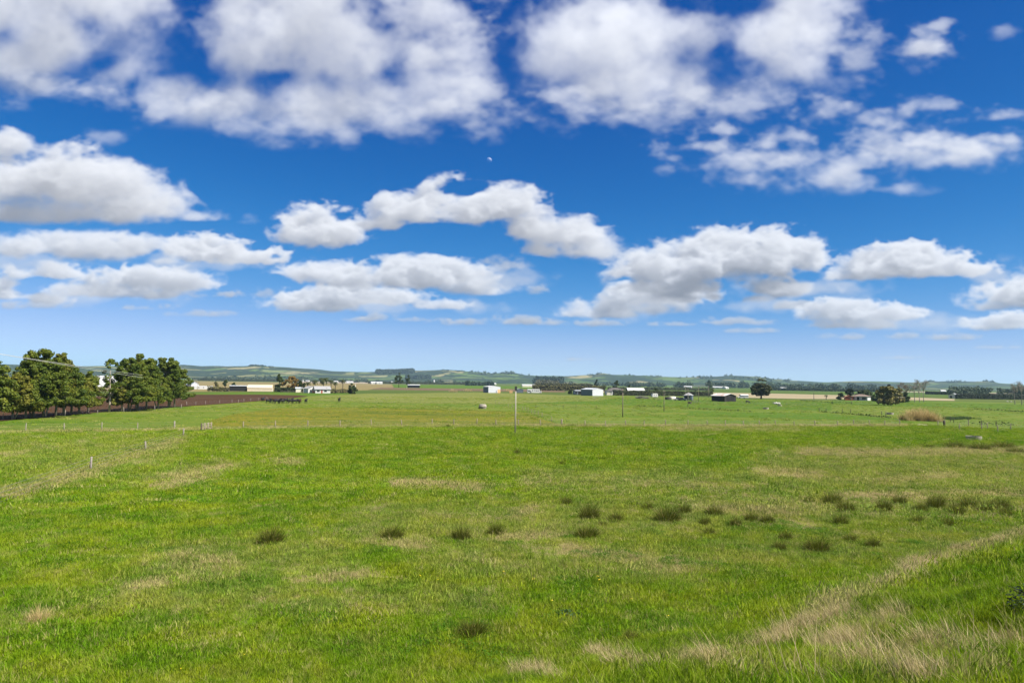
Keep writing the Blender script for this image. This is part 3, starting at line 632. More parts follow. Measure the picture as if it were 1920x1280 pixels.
M_wood = leaf_material('bush_leaves', (.012, .024, .008), (.030, .048, .014), (.050, .070, .020), .1)
M_pine = leaf_material('pine_needles', (.008, .018, .009), (.020, .036, .014), (.030, .048, .018), .1)
M_hedge = leaf_material('hedge_leaves', (.018, .030, .008), (.045, .060, .014), (.06, .075, .02), .15)
M_shelter = leaf_material('shelter_leaves', (.055, .052, .016), (.11, .105, .030), (.15, .13, .045), .15)
M_dark = plain('dark_twigs', (.018, .016, .011), .95)

def hedge(a, b, h, w, label, mat=None, size=.5, name='hedge', uneven=.12, dens=1.0, group=None):
    rs = np.random.default_rng(int(abs(a[0] * 7 + b[0] * 3)) + 5); a, b = np.array(a[:2]), np.array(b[:2]); L = np.linalg.norm(b - a); u = (b - a) / L; v = np.array([-u[1], u[0]])
    root = top(empty(name, (*a, 0)), label, 'hedge', group)
    n = int(L / (size * 1.0) * dens * (2 * h / size)); n = min(n, 16000)
    s = rs.random(n) * L; prof = 1 + uneven * (hnoise(s, s * 0, 9, 31) + .6 * hnoise(s, s * 0, 2.6, 32))
    side = rs.random(n); z = rs.random(n)**.8 * h * prof; off = np.where(side < .42, -w / 2, np.where(side < .62, w / 2, (rs.random(n) - .5) * w)); z = np.where(side >= .62, h * prof, z)
    off = off * (1 - .25 * z / h) + rs.normal(0, .12, n) * size
    c = np.stack([u[0] * s + v[0] * off, u[1] * s + v[1] * off, z], 1)
    nr = rs.normal(size=c.shape) * .6 + np.stack([v[0] * np.sign(off), v[1] * np.sign(off), .5 + 0 * z], 1); nr /= np.linalg.norm(nr, axis=1)[:, None]
    Vq, Fq = quads(c, nr, size * (.6 + .7 * rs.random(n)), rs); put('foliage', mesh('foliage', Vq, Fq, mat or M_hedge), root)
    m = MB(); k = w * .36; pts = [(-k, 0), (k, 0), (k * .8, h * .9), (-k * .8, h * .9)]
    m.add([(v[0] * p + u[0] * t, v[1] * p + u[1] * t, q) for t in (0, L) for p, q in pts], [(3, 2, 1, 0), (4, 5, 6, 7)] + [(i, (i + 1) % 4, (i + 1) % 4 + 4, i + 4) for i in range(4)])
    m.put('branches', M_dark, root)  # solid dark core box inside the leaves, in place of branches
    return root

def wood(name, label, samples, mat, crown, h, per, size, hf=None, trunks=None):
    """A wood that reads as one mass: samples = (x, y) of its crowns."""
    rs = np.random.default_rng(int(abs(samples[0][0])) + 3); s = np.array(samples); n = len(s)
    z = hf(s[:, 0], s[:, 1]) if hf else np.zeros(n); hh = h * (.55 + .45 * rs.random(n) + .35 * np.clip(hnoise(s[:, 0], s[:, 1], 60, 33), -.6, 1))
    c = np.stack([s[:, 0], s[:, 1], z + hh - crown * .8], 1); r = np.stack([crown * (.8 + .5 * rs.random(n))] * 2 + [crown * (.7 + .4 * rs.random(n))], 1)
    lo = rs.random(n) < .8; c2 = c[lo] - np.array([0, 0, 1]) * (hh[lo] * .42)[:, None]; c = np.concatenate([c, c2]); r = np.concatenate([r, r[lo] * 1.05])
    V, F = clump_leaves(c, r, per, size, rs, .8, .3)
    o = put(name, mesh(name, V, F, mat)); o['kind'] = 'stuff'; o['label'] = label; return o
def band(px0, px1, d0, d1, n, seed, gap=0.0):
    rs = np.random.default_rng(seed); px = px0 + (px1 - px0) * rs.random(n); d = d0 + (d1 - d0) * rs.random(n)
    if gap: k = hnoise(px, d / 12, 17, seed + 70) + .5 * hnoise(px, d / 12, 5, seed + 90) > -.45 + gap; px, d = px[k], d[k]
    return [tuple(at(p, q)[:2]) for p, q in zip(px, d)]
wood('wood', 'dark flat-topped pine plantation on the skyline of the hills', band(706, 775, 3650, 4250, 330, 1), M_pine, 8, 15, 26, 4.2, hill_height)
wood('wood', 'rounded dark wood on the slope beside the pine plantation', band(762, 806, 3150, 3500, 120, 2), M_pine, 8, 15, 24, 4.0, hill_height)
wood('wood', 'dark flat-topped block of pines rising over the brown shelter hedges', band(1002, 1056, 2150, 2300, 120, 3), M_pine, 6, 25, 40, 2.4)
wood('wood', 'greyish olive trees in front of the flat-topped pines', band(1003, 1046, 1500, 1600, 46, 4), leaf_material('grey_leaves', (.05, .05, .025), (.10, .095, .05), (.13, .12, .06), .15), 4.6, 13, 40, 1.6)
wood('wood', 'long belt of dark trees along the foot of the right hand hills', band(1170, 1660, 1720, 2100, 620, 5, .35), M_wood, 5.5, 14.5, 22, 2.3)
wood('wood', 'darker tree belt between the big spreading tree and the tiled house', band(1445, 1645, 1500, 1650, 220, 15, .35), M_wood, 5, 13.5, 26, 2.0)
wood('wood', 'thin far belt of trees below the middle of the hills', band(1060, 1240, 2200, 2500, 170, 6, .35), M_wood, 6, 13, 20, 2.6)
wood('wood', 'dark trees behind the long clipped hedge on the right', band(1782, 1990, 760, 900, 130, 7, .15), M_wood, 3.6, 9.0, 44, 1.1)
wood('wood', 'low dark scrub at the foot of the left hand hills', band(380, 700, 2500, 2900, 240, 8, .35), M_wood, 7, 11, 16, 3.2, lambda x, y: np.maximum(hill_height(x, y), 0))
wood('wood', 'scattered dark trees among the far houses left of centre', band(560, 900, 2100, 2500, 70, 9, .35), M_wood, 6, 12, 20, 2.6)
wood('wood', 'dark clumped trees behind the white shed', band(868, 925, 1350, 1450, 34, 10), M_pine, 4.2, 11.5, 44, 1.5)
wood('wood', 'hilltop wood above the left houses', band(466, 512, 3700, 4200, 70, 11), M_pine, 6, 5, 20, 4, hill_height)
wood('wood', 'bushy skyline trees on the right hand hills', band(1270, 1490, 3500, 4300, 110, 12, .35), M_wood, 8, 11, 18, 3.6, hill_height)
wood('wood', 'skyline trees on the hills behind the bare trees', band(1735, 1870, 3500, 4300, 80, 13, .35), M_wood, 8, 11, 18, 3.6, hill_height)
wood('wood', 'skyline trees on the middle hills', band(830, 1000, 3900, 4300, 90, 14, .35), M_wood, 8, 10, 18, 3.6, hill_height)
wood('wood', 'skyline trees around the rounded middle hill', band(1100, 1240, 3900, 4300, 90, 16, .35), M_wood, 8, 10, 18, 3.6, hill_height)

hedge(at(1004, 1100), at(1112, 1080), 6.5, 3, 'far brown shelter hedge, the rear one of two', M_shelter, 1.0, group='brown shelter hedges')
hedge(at(998, 705), at(1134, 700), 5.0, 3, 'near brown shelter hedge right behind the house bus', M_shelter, .7, group='brown shelter hedges')
hedge(spot(1150, 741), spot(1336, 742.5), 3.3, 2, 'low dark hedge running behind the barn and the pyramid-roofed hut', None, .5)
hedge(spot(1793, 747.5), spot(1990, 750), 4.0, 3, 'tall black clipped hedge at the right edge', M_pine, .45, dens=1.3, uneven=.03)
hedge(at(690, 1650), at(905, 1720), 4.5, 3, 'thin far dark hedge behind the small black barn', None, 1.3)
hedge(at(360, 1900), at(560, 2000), 6, 4, 'far dark hedge under the left hills', None, 1.7)
hedge(at(1440, 1180), at(1650, 1120), 4.0, 3, 'far green hedge beyond the stubble field', None, 1.0)
hedge(at(1735, 860), at(1792, 830), 3.2, 2.5, 'far low hedge left of the small grey house', None, .8)
hedge(spot(515, 734.5), spot(574, 735.5), 2.6, 2, 'black garden hedge in front of the left farmhouses', None, .4)
hedge(spot(610, 737), spot(655, 736.5), 2.4, 3, 'bushy garden hedge right of the second farmhouse', M_shelter, .5, uneven=.5)
hedge(at(1140, 900), at(1330, 980), 3, 2.5, 'far hedge behind the white-roofed house', None, 1.0)
hedge(spot(390, 733), spot(428, 733.5), 2.4, 3, 'straggly low hedge left of the open pole shed', M_shelter, .5, uneven=.5)

# dug drains: rank dark grass along their lips
M_drain = leaf_material('rank_grass', (.020, .040, .006), (.045, .070, .012), (.07, .09, .02), .2)
def drain(label, pts, h=.5):
    P = [spot(*p) for p in pts]; rs = np.random.default_rng(int(pts[0][0])); C = []
    for a, b in zip(P, P[1:]):
        n = int(np.linalg.norm(b - a) * 7); t = rs.random(n)[:, None]; C.append(a + (b - a) * t + np.stack([rs.normal(0, .35, n), rs.normal(0, .35, n), np.abs(rs.normal(0, h * .5, n))], 1))
    C = np.concatenate(C); keep = hnoise(C[:, 0], C[:, 1], 5, 41) > -.45; C = C[keep]; nr = rs.normal(size=C.shape) + np.array([0, 0, .6]); nr /= np.linalg.norm(nr, axis=1)[:, None]
    V, F = quads(C, nr, .16 + .14 * rs.random(len(C)), rs); o = put('rank_grass', mesh('rank_grass', V, F, M_drain)); o['kind'] = 'stuff'; o['label'] = label
drain('dark rank grass along the drain in front of the barn', [(1275, 766), (1300, 767), (1350, 769), (1411, 772)])
drain('dark rank grass along the drain left of the dry reeds', [(1540, 772.5), (1610, 778), (1660, 783), (1690, 786)])
drain('dark rank grass along the far drain on the right', [(1820, 768), (1870, 769), (1930, 773)])
drain('dark rank grass under the wire fence behind the far right', [(1500, 751), (1560, 754.5), (1600, 756)])
drain('short dark line of grass below the woodpile', [(1195, 761), (1245, 763)])
drain('dark tussocks along the ditch on the far right', [(1825, 796), (1850, 796), (1872, 796.5), (1900, 797)], .9)
# ---------------------------------------------------------------- grass: tufts of real blades, scattered over the near ground
def blade_tuft(n, R, h0, h1, w, lean, rs, bias=(0, 0), seg=3, clump=0.0):
    ang = rs.random(n) * 2 * math.pi; rad_ = R * np.sqrt(rs.random(n)); base = np.stack([np.cos(ang) * rad_, np.sin(ang) * rad_, np.full(n, -.03)], 1)
    H = h0 + (h1 - h0) * rs.random(n)**1.4
    if clump: H *= 1 - clump * (rad_ / R)**2
    dirn = rs.random(n) * 2 * math.pi; L = lean * (.3 + rs.random(n)); dx = np.cos(dirn) * L + bias[0] + clump * .8 * np.cos(ang) * rad_ / R; dy = np.sin(dirn) * L + bias[1] + clump * .8 * np.sin(ang) * rad_ / R
    f = rs.random(n) * 2 * math.pi; wx, wy = np.cos(f) * w * (.6 + .8 * rs.random(n)), np.sin(f) * w * (.6 + .8 * rs.random(n))
    V = []
    for k in range(seg + 1):
        t = k / seg; p = base + np.stack([dx * H * t**1.7, dy * H * t**1.7, H * (t - .22 * L * t * t)], 1); q = (1 - t)**.6 * .5
        o = np.stack([wx * q, wy * q, 0 * wx], 1)
        if k < seg: V += [p - o, p + o]
        else: V += [p]
    m = 2 * seg + 1; V = np.stack(V, 1).reshape(-1, 3); F = []
    o = (np.arange(n) * m)[:, None]
    tris = []
    for k in range(seg - 1):
        a = 2 * k; tris += [np.concatenate([o + a, o + a + 1, o + a + 3], 1), np.concatenate([o + a, o + a + 3, o + a + 2], 1)]
    a = 2 * (seg - 1); tris.append(np.concatenate([o + a, o + a + 1, o + a + 2], 1))
    return V.astype(np.float32), np.concatenate(tris).astype(np.int32)

def leaf_tuft(n, R, h, s, rs):
    ang = rs.random(n) * 2 * math.pi; r = R * np.sqrt(rs.random(n)); c = np.stack([np.cos(ang) * r, np.sin(ang) * r, h * rs.random(n) * (1 - .6 * (r / R)**2) + .02], 1)
    nr = rs.normal(size=(n, 3)) * .45 + np.array([0, 0, 1]); nr /= np.linalg.norm(nr, axis=1)[:, None]
    return quads(c, nr, s * (.6 + .8 * rs.random(n)), rs)

def scatter(name, label, pts, rz, sc, dry, protos, tilt=.12):
    """One object: its points carry the tufts (geometry nodes)."""
    n = len(pts); rs = np.random.default_rng(n)
    rot = np.stack([rs.normal(0, tilt, n), rs.normal(0, tilt, n), rz], 1)
    me = bpy.data.meshes.new(name); me.vertices.add(n); me.vertices.foreach_set('co', np.asarray(pts, np.float32).ravel())
    me.attributes.new('rot', 'FLOAT_VECTOR', 'POINT').data.foreach_set('vector', rot.astype(np.float32).ravel())
    me.attributes.new('scl', 'FLOAT', 'POINT').data.foreach_set('value', np.asarray(sc, np.float32)); me.attributes.new('dry', 'FLOAT', 'POINT').data.foreach_set('value', np.asarray(dry, np.float32))
    me.attributes.new('pick', 'INT', 'POINT').data.foreach_set('value', rs.integers(0, len(protos), n).astype(np.int32))
    o = put(name, me); o['kind'] = 'stuff'; o['label'] = label
    ng = bpy.data.node_groups.new(name, 'GeometryNodeTree'); ng.interface.new_socket('Geometry', in_out='INPUT', socket_type='NodeSocketGeometry'); ng.interface.new_socket('Geometry', in_out='OUTPUT', socket_type='NodeSocketGeometry')
    N, L = ng.nodes.new, ng.links.new; gi, go = N('NodeGroupInput'), N('NodeGroupOutput'); jn = N('GeometryNodeJoinGeometry')
    def named(k, typ):
        a = N('GeometryNodeInputNamedAttribute'); a.data_type = typ; a.inputs[0].default_value = k; return [s for s in a.outputs if s.enabled and s.name == 'Attribute'][0]
    for k, p in enumerate(protos):
        oi = N('GeometryNodeObjectInfo'); oi.inputs[0].default_value = p; oi.transform_space = 'ORIGINAL'
        ip = N('GeometryNodeInstanceOnPoints'); L(gi.outputs[0], ip.inputs['Points']); L(oi.outputs['Geometry'], ip.inputs['Instance'])
        cmp_ = N('FunctionNodeCompare'); cmp_.data_type = 'INT'; cmp_.operation = 'EQUAL'; L(named('pick', 'INT'), [s for s in cmp_.inputs if s.enabled][0]); [s for s in cmp_.inputs if s.enabled][1].default_value = k
        L(cmp_.outputs[0], ip.inputs['Selection'])
        L(named('rot', 'FLOAT_VECTOR'), ip.inputs['Rotation']); L(named('scl', 'FLOAT'), ip.inputs['Scale']); L(ip.outputs[0], jn.inputs[0])
    L(jn.outputs[0], go.inputs[0])
    md = o.modifiers.new('scatter', 'NODES'); md.node_group = ng
    return o
def proto(name, VF, mat): return bpy.data.objects.new(name, mesh(name, VF[0], VF[1], mat))   # a source shape, placed only through scatter()

def sector(r0, r1, n, seed, marg=120):
    rs = np.random.default_rng(seed); a = R_(-41) + R_(82) * rs.random(n); r = np.sqrt(r0 * r0 + (r1 * r1 - r0 * r0) * rs.random(n)); x, y = np.sin(a) * r, np.cos(a) * r
    z = land(x, y); px, py = project(x, y, z); k = (px > -marg) & (px < 1920 + marg) & (py < 1280 + marg * 1.6)
    return np.stack([x, y, z], 1)[k]
G_green, G_lush, G_straw, G_leaf, G_rush, G_tan = (blade_material(n, m) for n, m in (('pasture_blades', 'green'), ('bank_blades', 'lush'), ('straw_blades', 'straw'), ('weed_leaves', 'leaf'), ('rush_stems', 'rush'), ('tussock_stems', 'tan')))
rs = np.random.default_rng(77)
def bank_d(p): return 16.2 - (p[:, 0] * BANK_N[0] + p[:, 1] * BANK_N[1])
FENCE_PX, FENCE_PY = [-200, 48, 191, 390, 577, 753, 893, 1053, 1300, 1490, 1690, 1950, 2100], [812, 808, 806.5, 803.5, 800.5, 797.8, 797, 797, 797.8, 798.5, 796.5, 806, 806]
def do_grass():
    short = [proto('turf_tuft', blade_tuft(120, .42, .05, .15, .010, .55, rs), G_green) for _ in range(4)]
    mid = [proto('turf_patch', blade_tuft(150, .75, .06, .17, .017, .6, rs), G_green) for _ in range(4)]
    far = [proto('turf_sheet', blade_tuft(150, 1.5, .07, .20, .034, .6, rs), G_green) for _ in range(4)]
    for nm, protos, r0, r1, n in (('near', short, 3, 24, 19000), ('middle', mid, 22, 50, 21000), ('far', far, 47, 190, 70000)):
        p = sector(r0, r1, n, len(nm)); px, py = project(p[:, 0], p[:, 1], p[:, 2]); p = p[py > np.interp(px, FENCE_PX, FENCE_PY) + .4]; d = dryness(p[:, 0], p[:, 1], p[:, 2]); k = hnoise(p[:, 0], p[:, 1], 3.0, 51) * .5 + hnoise(p[:, 0], p[:, 1], .9, 52) * .5
        scatter('grass', 'short green pasture grass, %s part of the paddock' % nm, p, rs.random(len(p)) * 6.28, np.clip(.95 + .5 * k + .28 * np.random.default_rng(3).normal(size=len(p)), .35, 1.9), d, protos)
    # rank clumps standing out of the grazed turf
    clump = [proto('turf_clump', blade_tuft(90, .20, .12, .30, .012, .5, rs, (0, 0), 3, .45), G_green) for _ in range(4)]
    p = np.concatenate([sector(8, 40, 9000, 31), sector(40, 110, 20000, 32)]); px, py = project(p[:, 0], p[:, 1], p[:, 2]); k = hnoise(p[:, 0], p[:, 1], 4.2, 65) + .7 * hnoise(p[:, 0], p[:, 1], 1.2, 66)
    p = p[(py > np.interp(px, FENCE_PX, FENCE_PY) + .5) & (k > .05) & (bank_d(p) < 1)]; d = dryness(p[:, 0], p[:, 1], p[:, 2]); q = np.random.default_rng(8).random(len(p))
    scatter('grass', 'taller clumps of grass left by grazing in the near paddock', p, q * 6.28, (.6 + .9 * q[::-1]) * np.clip(np.hypot(p[:, 0], p[:, 1]) / 45, 1, 1.8), np.clip(d + .5 * (q > .8), 0, 1), clump)
    # lush long grass on the bank
    lush = [proto('bank_tuft', blade_tuft(90, .22, .12, .34, .010, .5, rs, (-.35, .1)), G_lush) for _ in range(4)]
    p = sector(3, 60, 60000, 5); bd = bank_d(p); k = hnoise(p[:, 0], p[:, 1], 2.4, 53) + .6 * hnoise(p[:, 0], p[:, 1], .8, 54)
    keep = (bd > .3) & (k > -.6 + 1.2 * np.clip(1.5 - bd, 0, 1.5)) & (rs.random(len(p)) < .6); keep2 = dryness(p[keep][:, 0], p[keep][:, 1], p[keep][:, 2]) < .35 + .9 * rs.random(keep.sum()); p = p[keep][keep2]; k = k[keep][keep2]
    scatter('grass', 'long bright green grass on the road bank', p, rs.normal(0, .9, len(p)), .8 + .35 * np.clip(k, 0, 1), 0 * k, lush)
    # bleached grass
    straw = [proto('straw_tuft', blade_tuft(60, .20, .10, .30, .006, .6, rs, (-.45, .15)), G_straw) for _ in range(4)]
    p = np.concatenate([sector(3, 60, 100000, 6), sector(60, 175, 110000, 16)]); d = dryness(p[:, 0], p[:, 1], p[:, 2]); nz = .6 * hnoise(p[:, 0], p[:, 1], 1.7, 55) + .4 * hnoise(p[:, 0], p[:, 1], .6, 56)
    keep = rs.random(len(p)) < np.clip(d * 1.1 + .75 * nz * (d > .05), 0, 1) * np.where(bank_d(p) > -1, .62, .5); p = p[keep]; bd = bank_d(p); br = (bd < -1) | (hnoise(p[:, 0], p[:, 1], 2.1, 63) + .7 * hnoise(p[:, 0], p[:, 1], .75, 64) > -.22); p = p[br]; bd = bd[br]
    scatter('dry_grass', 'bleached straw-coloured grass in patches and along the bank', p, rs.normal(0, .7, len(p)), np.where(bd > -1, 1.2 + .6 * rs.random(len(p)), (.55 + .4 * rs.random(len(p))) * np.clip(np.hypot(p[:, 0], p[:, 1]) / 40, 1, 2.4)), 0 * bd, straw)
    tall = [proto('seed_stalk', blade_tuft(9, .25, .55, 1.05, .008, .35, rs, (-.38, .1), 4), G_straw) for _ in range(4)]
    p = sector(4, 34, 60000, 8); bd = bank_d(p); d = dryness(p[:, 0], p[:, 1], p[:, 2]); keep = (bd > .5) & (rs.random(len(p)) < (.0015 + .010 * d)); p = p[keep]
    scatter('dry_stalks', 'tall bleached seed stalks standing out of the bank grass', p, rs.normal(0, .6, len(p)), .7 + .5 * rs.random(len(p)), np.zeros(len(p)), tall)
    # sparse pale stalks through the pasture
    thin = [proto('thin_stalk', blade_tuft(14, .35, .12, .30, .007, .7, rs, (-.2, 0)), G_straw) for _ in range(3)]
    p = sector(8, 60, 5200, 9); p = p[bank_d(p) < 1]
    scatter('dry_grass', 'single pale stalks through the green pasture', p, rs.random(len(p)) * 6.28, .6 + .5 * rs.random(len(p)), np.zeros(len(p)), thin)
    # coarse tufts in the paddocks beyond the fence
    rough = [proto('rough_tuft', blade_tuft(46, .8, .10, .34, .05, .6, rs), G_green) for _ in range(3)]
    p = sector(96, 420, 60000, 14); p[:, 2] = .02; px, py = project(p[:, 0], p[:, 1], p[:, 2]); k = hnoise(p[:, 0], p[:, 1], 26, 60) + .8 * hnoise(p[:, 0], p[:, 1], 7, 61)
    soil = (px < 600) & (py < np.interp(px, [-140, 60, 200, 345, 420, 480, 578], [804, 786, 774, 764, 759, 754, 743])); keep = (py < np.interp(px, FENCE_PX, FENCE_PY) - .8) & (py > 744 + np.maximum(px - 1300, 0) * .022) & ~soil & (rs.random(len(p)) < .16 + .42 * (k > .35)); p = p[keep]
    scatter('grass', 'coarse tufts of grass in the paddocks behind the cross fence', p, rs.random(len(p)) * 6.28, .5 + .8 * rs.random(len(p)), np.clip(rs.random(len(p)) * 1.5 - .55 + .6 * np.clip(3.5 - (np.interp(px[keep], FENCE_PX, FENCE_PY) - py[keep]), 0, 2.5) / 2.5, 0, 1), rough)
    # clover and dock
    weed = [proto('weed_tuft', leaf_tuft(110, .30, .10, .022, rs), G_leaf) for _ in range(3)] 
    p = sector(4, 45, 26000, 10); k = hnoise(p[:, 0], p[:, 1], 1.6, 57) + .5 * hnoise(p[:, 0], p[:, 1], 5.5, 58); keep = (k > .62) & (bank_d(p) < 8); p = p[keep]
    scatter('weeds', 'dark green clover and dock leaves in the pasture', p, rs.random(len(p)) * 6.28, .6 + .7 * rs.random(len(p)), np.zeros(len(p)), weed)
    # flowers
    fm = NT('flower_petals'); fl = [proto('flower', leaf_tuft(2, .12, .12, .022, rs), fm.finish((.85, .62, .03), .6))]
    p = sector(6, 30, 1500, 12); k = hnoise(p[:, 0], p[:, 1], 4, 59); p = p[(k > .1) & (rs.random(len(p)) < .16)]; p2 = np.array([spot_land(x, y) for x, y in zip(rs.normal(170, 70, 34), rs.normal(862, 9, 34))] + [spot_land(x, y) for x, y in zip(rs.normal(60, 60, 26), rs.normal(850, 22, 26))])
    p = np.concatenate([p, p2]) + [0, 0, .06]
    scatter('flowers', 'small yellow flowers scattered in the pasture', p, rs.random(len(p)) * 6.28, np.clip(np.hypot(p[:, 0], p[:, 1]) / 22, .7, 1.7), np.zeros(len(p)), fl)
do_grass()

# ---------------------------------------------------------------- rushes: every clump its own thing
RUSH = [mesh('rush_clump', *blade_tuft(n, .34, .50, 1.0, .015, .34, rs, (-.05, 0), 4, .62), G_rush) for n in (760, 700, 640)]
DOCK = mesh('seed_weed', *blade_tuft(24, .22, .4, 1.0, .022, .25, rs, (0, 0), 4, .2), plain('dead_stems', (.05, .032, .018)))
TUSS = mesh('tussock', *blade_tuft(300, .30, .35, .95, .011, .42, rs, (0, 0), 4, .6), G_tan)
LONE = 'rush clumps in the paddock'
RL = [(508, 1018, 62, 'dark solitary rush clump in the open grass left of all other rushes'), (734, 1008, 58, 'broad dark rush clump, leftmost of the central group, above straw-coloured grass'), (865, 1011, 46, 'flattish rush clump standing between two broader dark ones in the central group'),
 (1101, 1007, 58, 'darkest round rush clump of the central group, with deep shade at its foot'), (1105, 972, 48, 'rush clump directly behind the darkest round one'), (1154, 976, 36, 'small thin rush clump right of the pair of dark rushes'), (1214, 953, 28, 'small upright rush clump behind the widest one of the centre'),
 (1251, 976, 62, 'widest dark rush clump right of centre, two crowns grown together'), (1062, 946, 30, 'faint small rush tuft behind the central group'), (886, 1190, 74, 'large olive rush clump in the near grass at bottom centre'), (970, 850, 16, 'small round tuft alone near the foot of the tall pole'),
 (1054, 869, 16, 'small low tuft right of and nearer than the one by the tall pole'), (1183, 1202, 40, 'thin yellowish rush clump right of the large one in the near grass'), (1284, 961, 30, 'first rush clump on the pale dry strip right of the widest clump'), (1339, 966, 42, 'rush clump grown through pale dry grass right of the widest clump'),
 (1321, 984, 30, 'low rush clump just in front of the dry strip'), (1380, 985, 28, 'narrow upright rush clump left of a touching pair'), (1409, 976, 34, 'left one of a touching pair of rush clumps'), (1438, 979, 34, 'right one of a touching pair of rush clumps'), (1473, 1010, 32, 'rear one of two rush clumps standing one before the other'),
 (1462, 1031, 32, 'front one of two rush clumps standing one before the other'), (1532, 1031, 56, 'pale spread-out rush clump right of the two that stand one before the other'), (1516, 941, 26, 'small rush clump at the left end of the long row on the right'), (1561, 943, 46, 'second rush clump from the left in the long row on the right'),
 (1585, 958, 44, 'tall dark rush clump third from the left in the long row on the right'), (1577, 982, 32, 'single rush clump standing nearer than the left half of the long row'), (1657, 957, 38, 'fourth rush clump from the left in the long row, with a gap on both sides'), (1686, 944, 32, 'low brownish rush clump behind the middle of the long row'),
 (1727, 959, 32, 'rush clump at the middle of the long row, before a brownish one'), (1721, 980, 30, 'single rush clump standing nearer than the right half of the long row'), (1755, 953, 42, 'brownish rush clump sixth from the right end of the long row'), (1792, 963, 38, 'dark rush clump fifth from the right end, nearest of the long row'),
 (1817, 952, 42, 'rush clump fourth from the right end of the long row'), (1846, 959, 36, 'rush clump third from the right end of the long row'), (1874, 954, 44, 'tallest dark rush clump near the right end of the long row'), (1886, 967, 28, 'low rush clump at the right end of the long row'),
 (1778, 985, 26, 'small thin tuft in front of the right half of the long row'), (1637, 1025, 34, 'small rush tuft alone between the long row and the bank'), (1596, 1015, 32, 'faint rush tuft left of the one between the row and the bank'),
 (1790, 839, 46, 'first from the left of the brownish rushes behind the long row'), (1838, 843, 50, 'wide brownish rush clump behind the long row, second from the left there'), (1880, 840, 50, 'brownish rush clump at the right frame edge behind the long row'), (1905, 849, 40, 'nearest of the brownish rushes at the right frame edge'), (1738, 838, 34, 'faint low brown rush left of the brownish ones behind the long row'),
 (1130, 985, 22, 'tiny rush tuft between the darkest clump and the thin one'), (1330, 1000, 26, 'tiny rush tuft in front of the pale dry strip'), (930, 1003, 40, 'faint rush clump between the two central dark groups'), (840, 800, 11, 'dark tuft under the cross fence left of the tall pole')]
for i, (px, py, w, lab) in enumerate(RL):
    p = spot_land(px, py + 1); k = w * depth(p) / FOC / 1.05
    o = put('rush_clump', RUSH[i % 3], None, p + [0, 0, -.03], rs.random() * 6.28); o.scale = (k, k, k * (.42 if py < 860 and w > 30 else .72 if w > 50 else .9) * (.84 + .4 * rs.random())); top(o, lab, 'rush', LONE)
p = spot_land(72, 1166); o = put('tussock', TUSS, None, p + [0, 0, -.03]); o.scale = (.95, .95, .95); top(o, 'straw-coloured tussock with upright stems at the left in the near grass', 'tussock')
p = spot_land(1757, 1052); o = put('seed_weed', DOCK, None, p + [0, 0, -.03]); top(o, 'dead dark brown dock stems standing by the top of the bank grass', 'weed')
p = spot_land(1066, 1156); o = put('leafy_weed', mesh('leafy_weed', *leaf_tuft(220, .42, .22, .06, rs), leaf_material('dock_leaves', (.016, .05, .010), (.035, .085, .018), (.05, .10, .02))), None, p); top(o, 'dark green leafy weed rosette in the near grass at bottom centre', 'weed')
p = spot_land(1946, 1150); b_ = top(empty('bramble_bush', p), 'small dark bramble bush cut by the right frame edge on the bank', 'bush')  # dark leaves added, their near-black also standing in for a shadowed hollow
put('foliage', mesh('foliage', *leaf_tuft(520, .42, .50, .028, rs), leaf_material('shaded_bramble_leaves', (.008, .020, .006), (.022, .045, .010), (.04, .07, .014))), b_); m_ = MB(); [m_.tube([(0, 0, -.1), (.2 * math.cos(a), .2 * math.sin(a), .3), (.4 * math.cos(a), .4 * math.sin(a), .35)], [.012, .009, .004], 4, False) for a in np.arange(0, 6.2, .8)]; m_.put('stems', M_dark, b_)
# ---------------------------------------------------------------- trees
M_bark = plain('pale_bark', (.30, .26, .21), .9, .25, 1.2, streak=.5)
M_bark2 = plain('dark_bark', (.075, .058, .042), .95, .3, 1.5, streak=.4)
M_bark3 = plain('grey_bark', (.19, .17, .145), .95, .2, 1.5, streak=.4)
M_gum = leaf_material('gum_leaves', (.046, .078, .006), (.128, .165, .012), (.185, .195, .019), .33)
M_gum2 = leaf_material('gum_leaves_dark', (.035, .065, .006), (.098, .140, .011), (.14, .165, .017), .33)
M_gum3 = leaf_material('gum_leaves_russet', (.062, .078, .007), (.155, .160, .015), (.21, .19, .024), .33)
M_bush = leaf_material('garden_leaves', (.018, .036, .008), (.050, .075, .014), (.085, .11, .02), .2)
M_gold = leaf_material('golden_leaves', (.14, .085, .018), (.26, .165, .035), (.22, .16, .05), .25)
M_willow = leaf_material('willow_leaves', (.085, .085, .022), (.17, .155, .035), (.20, .17, .05), .25)

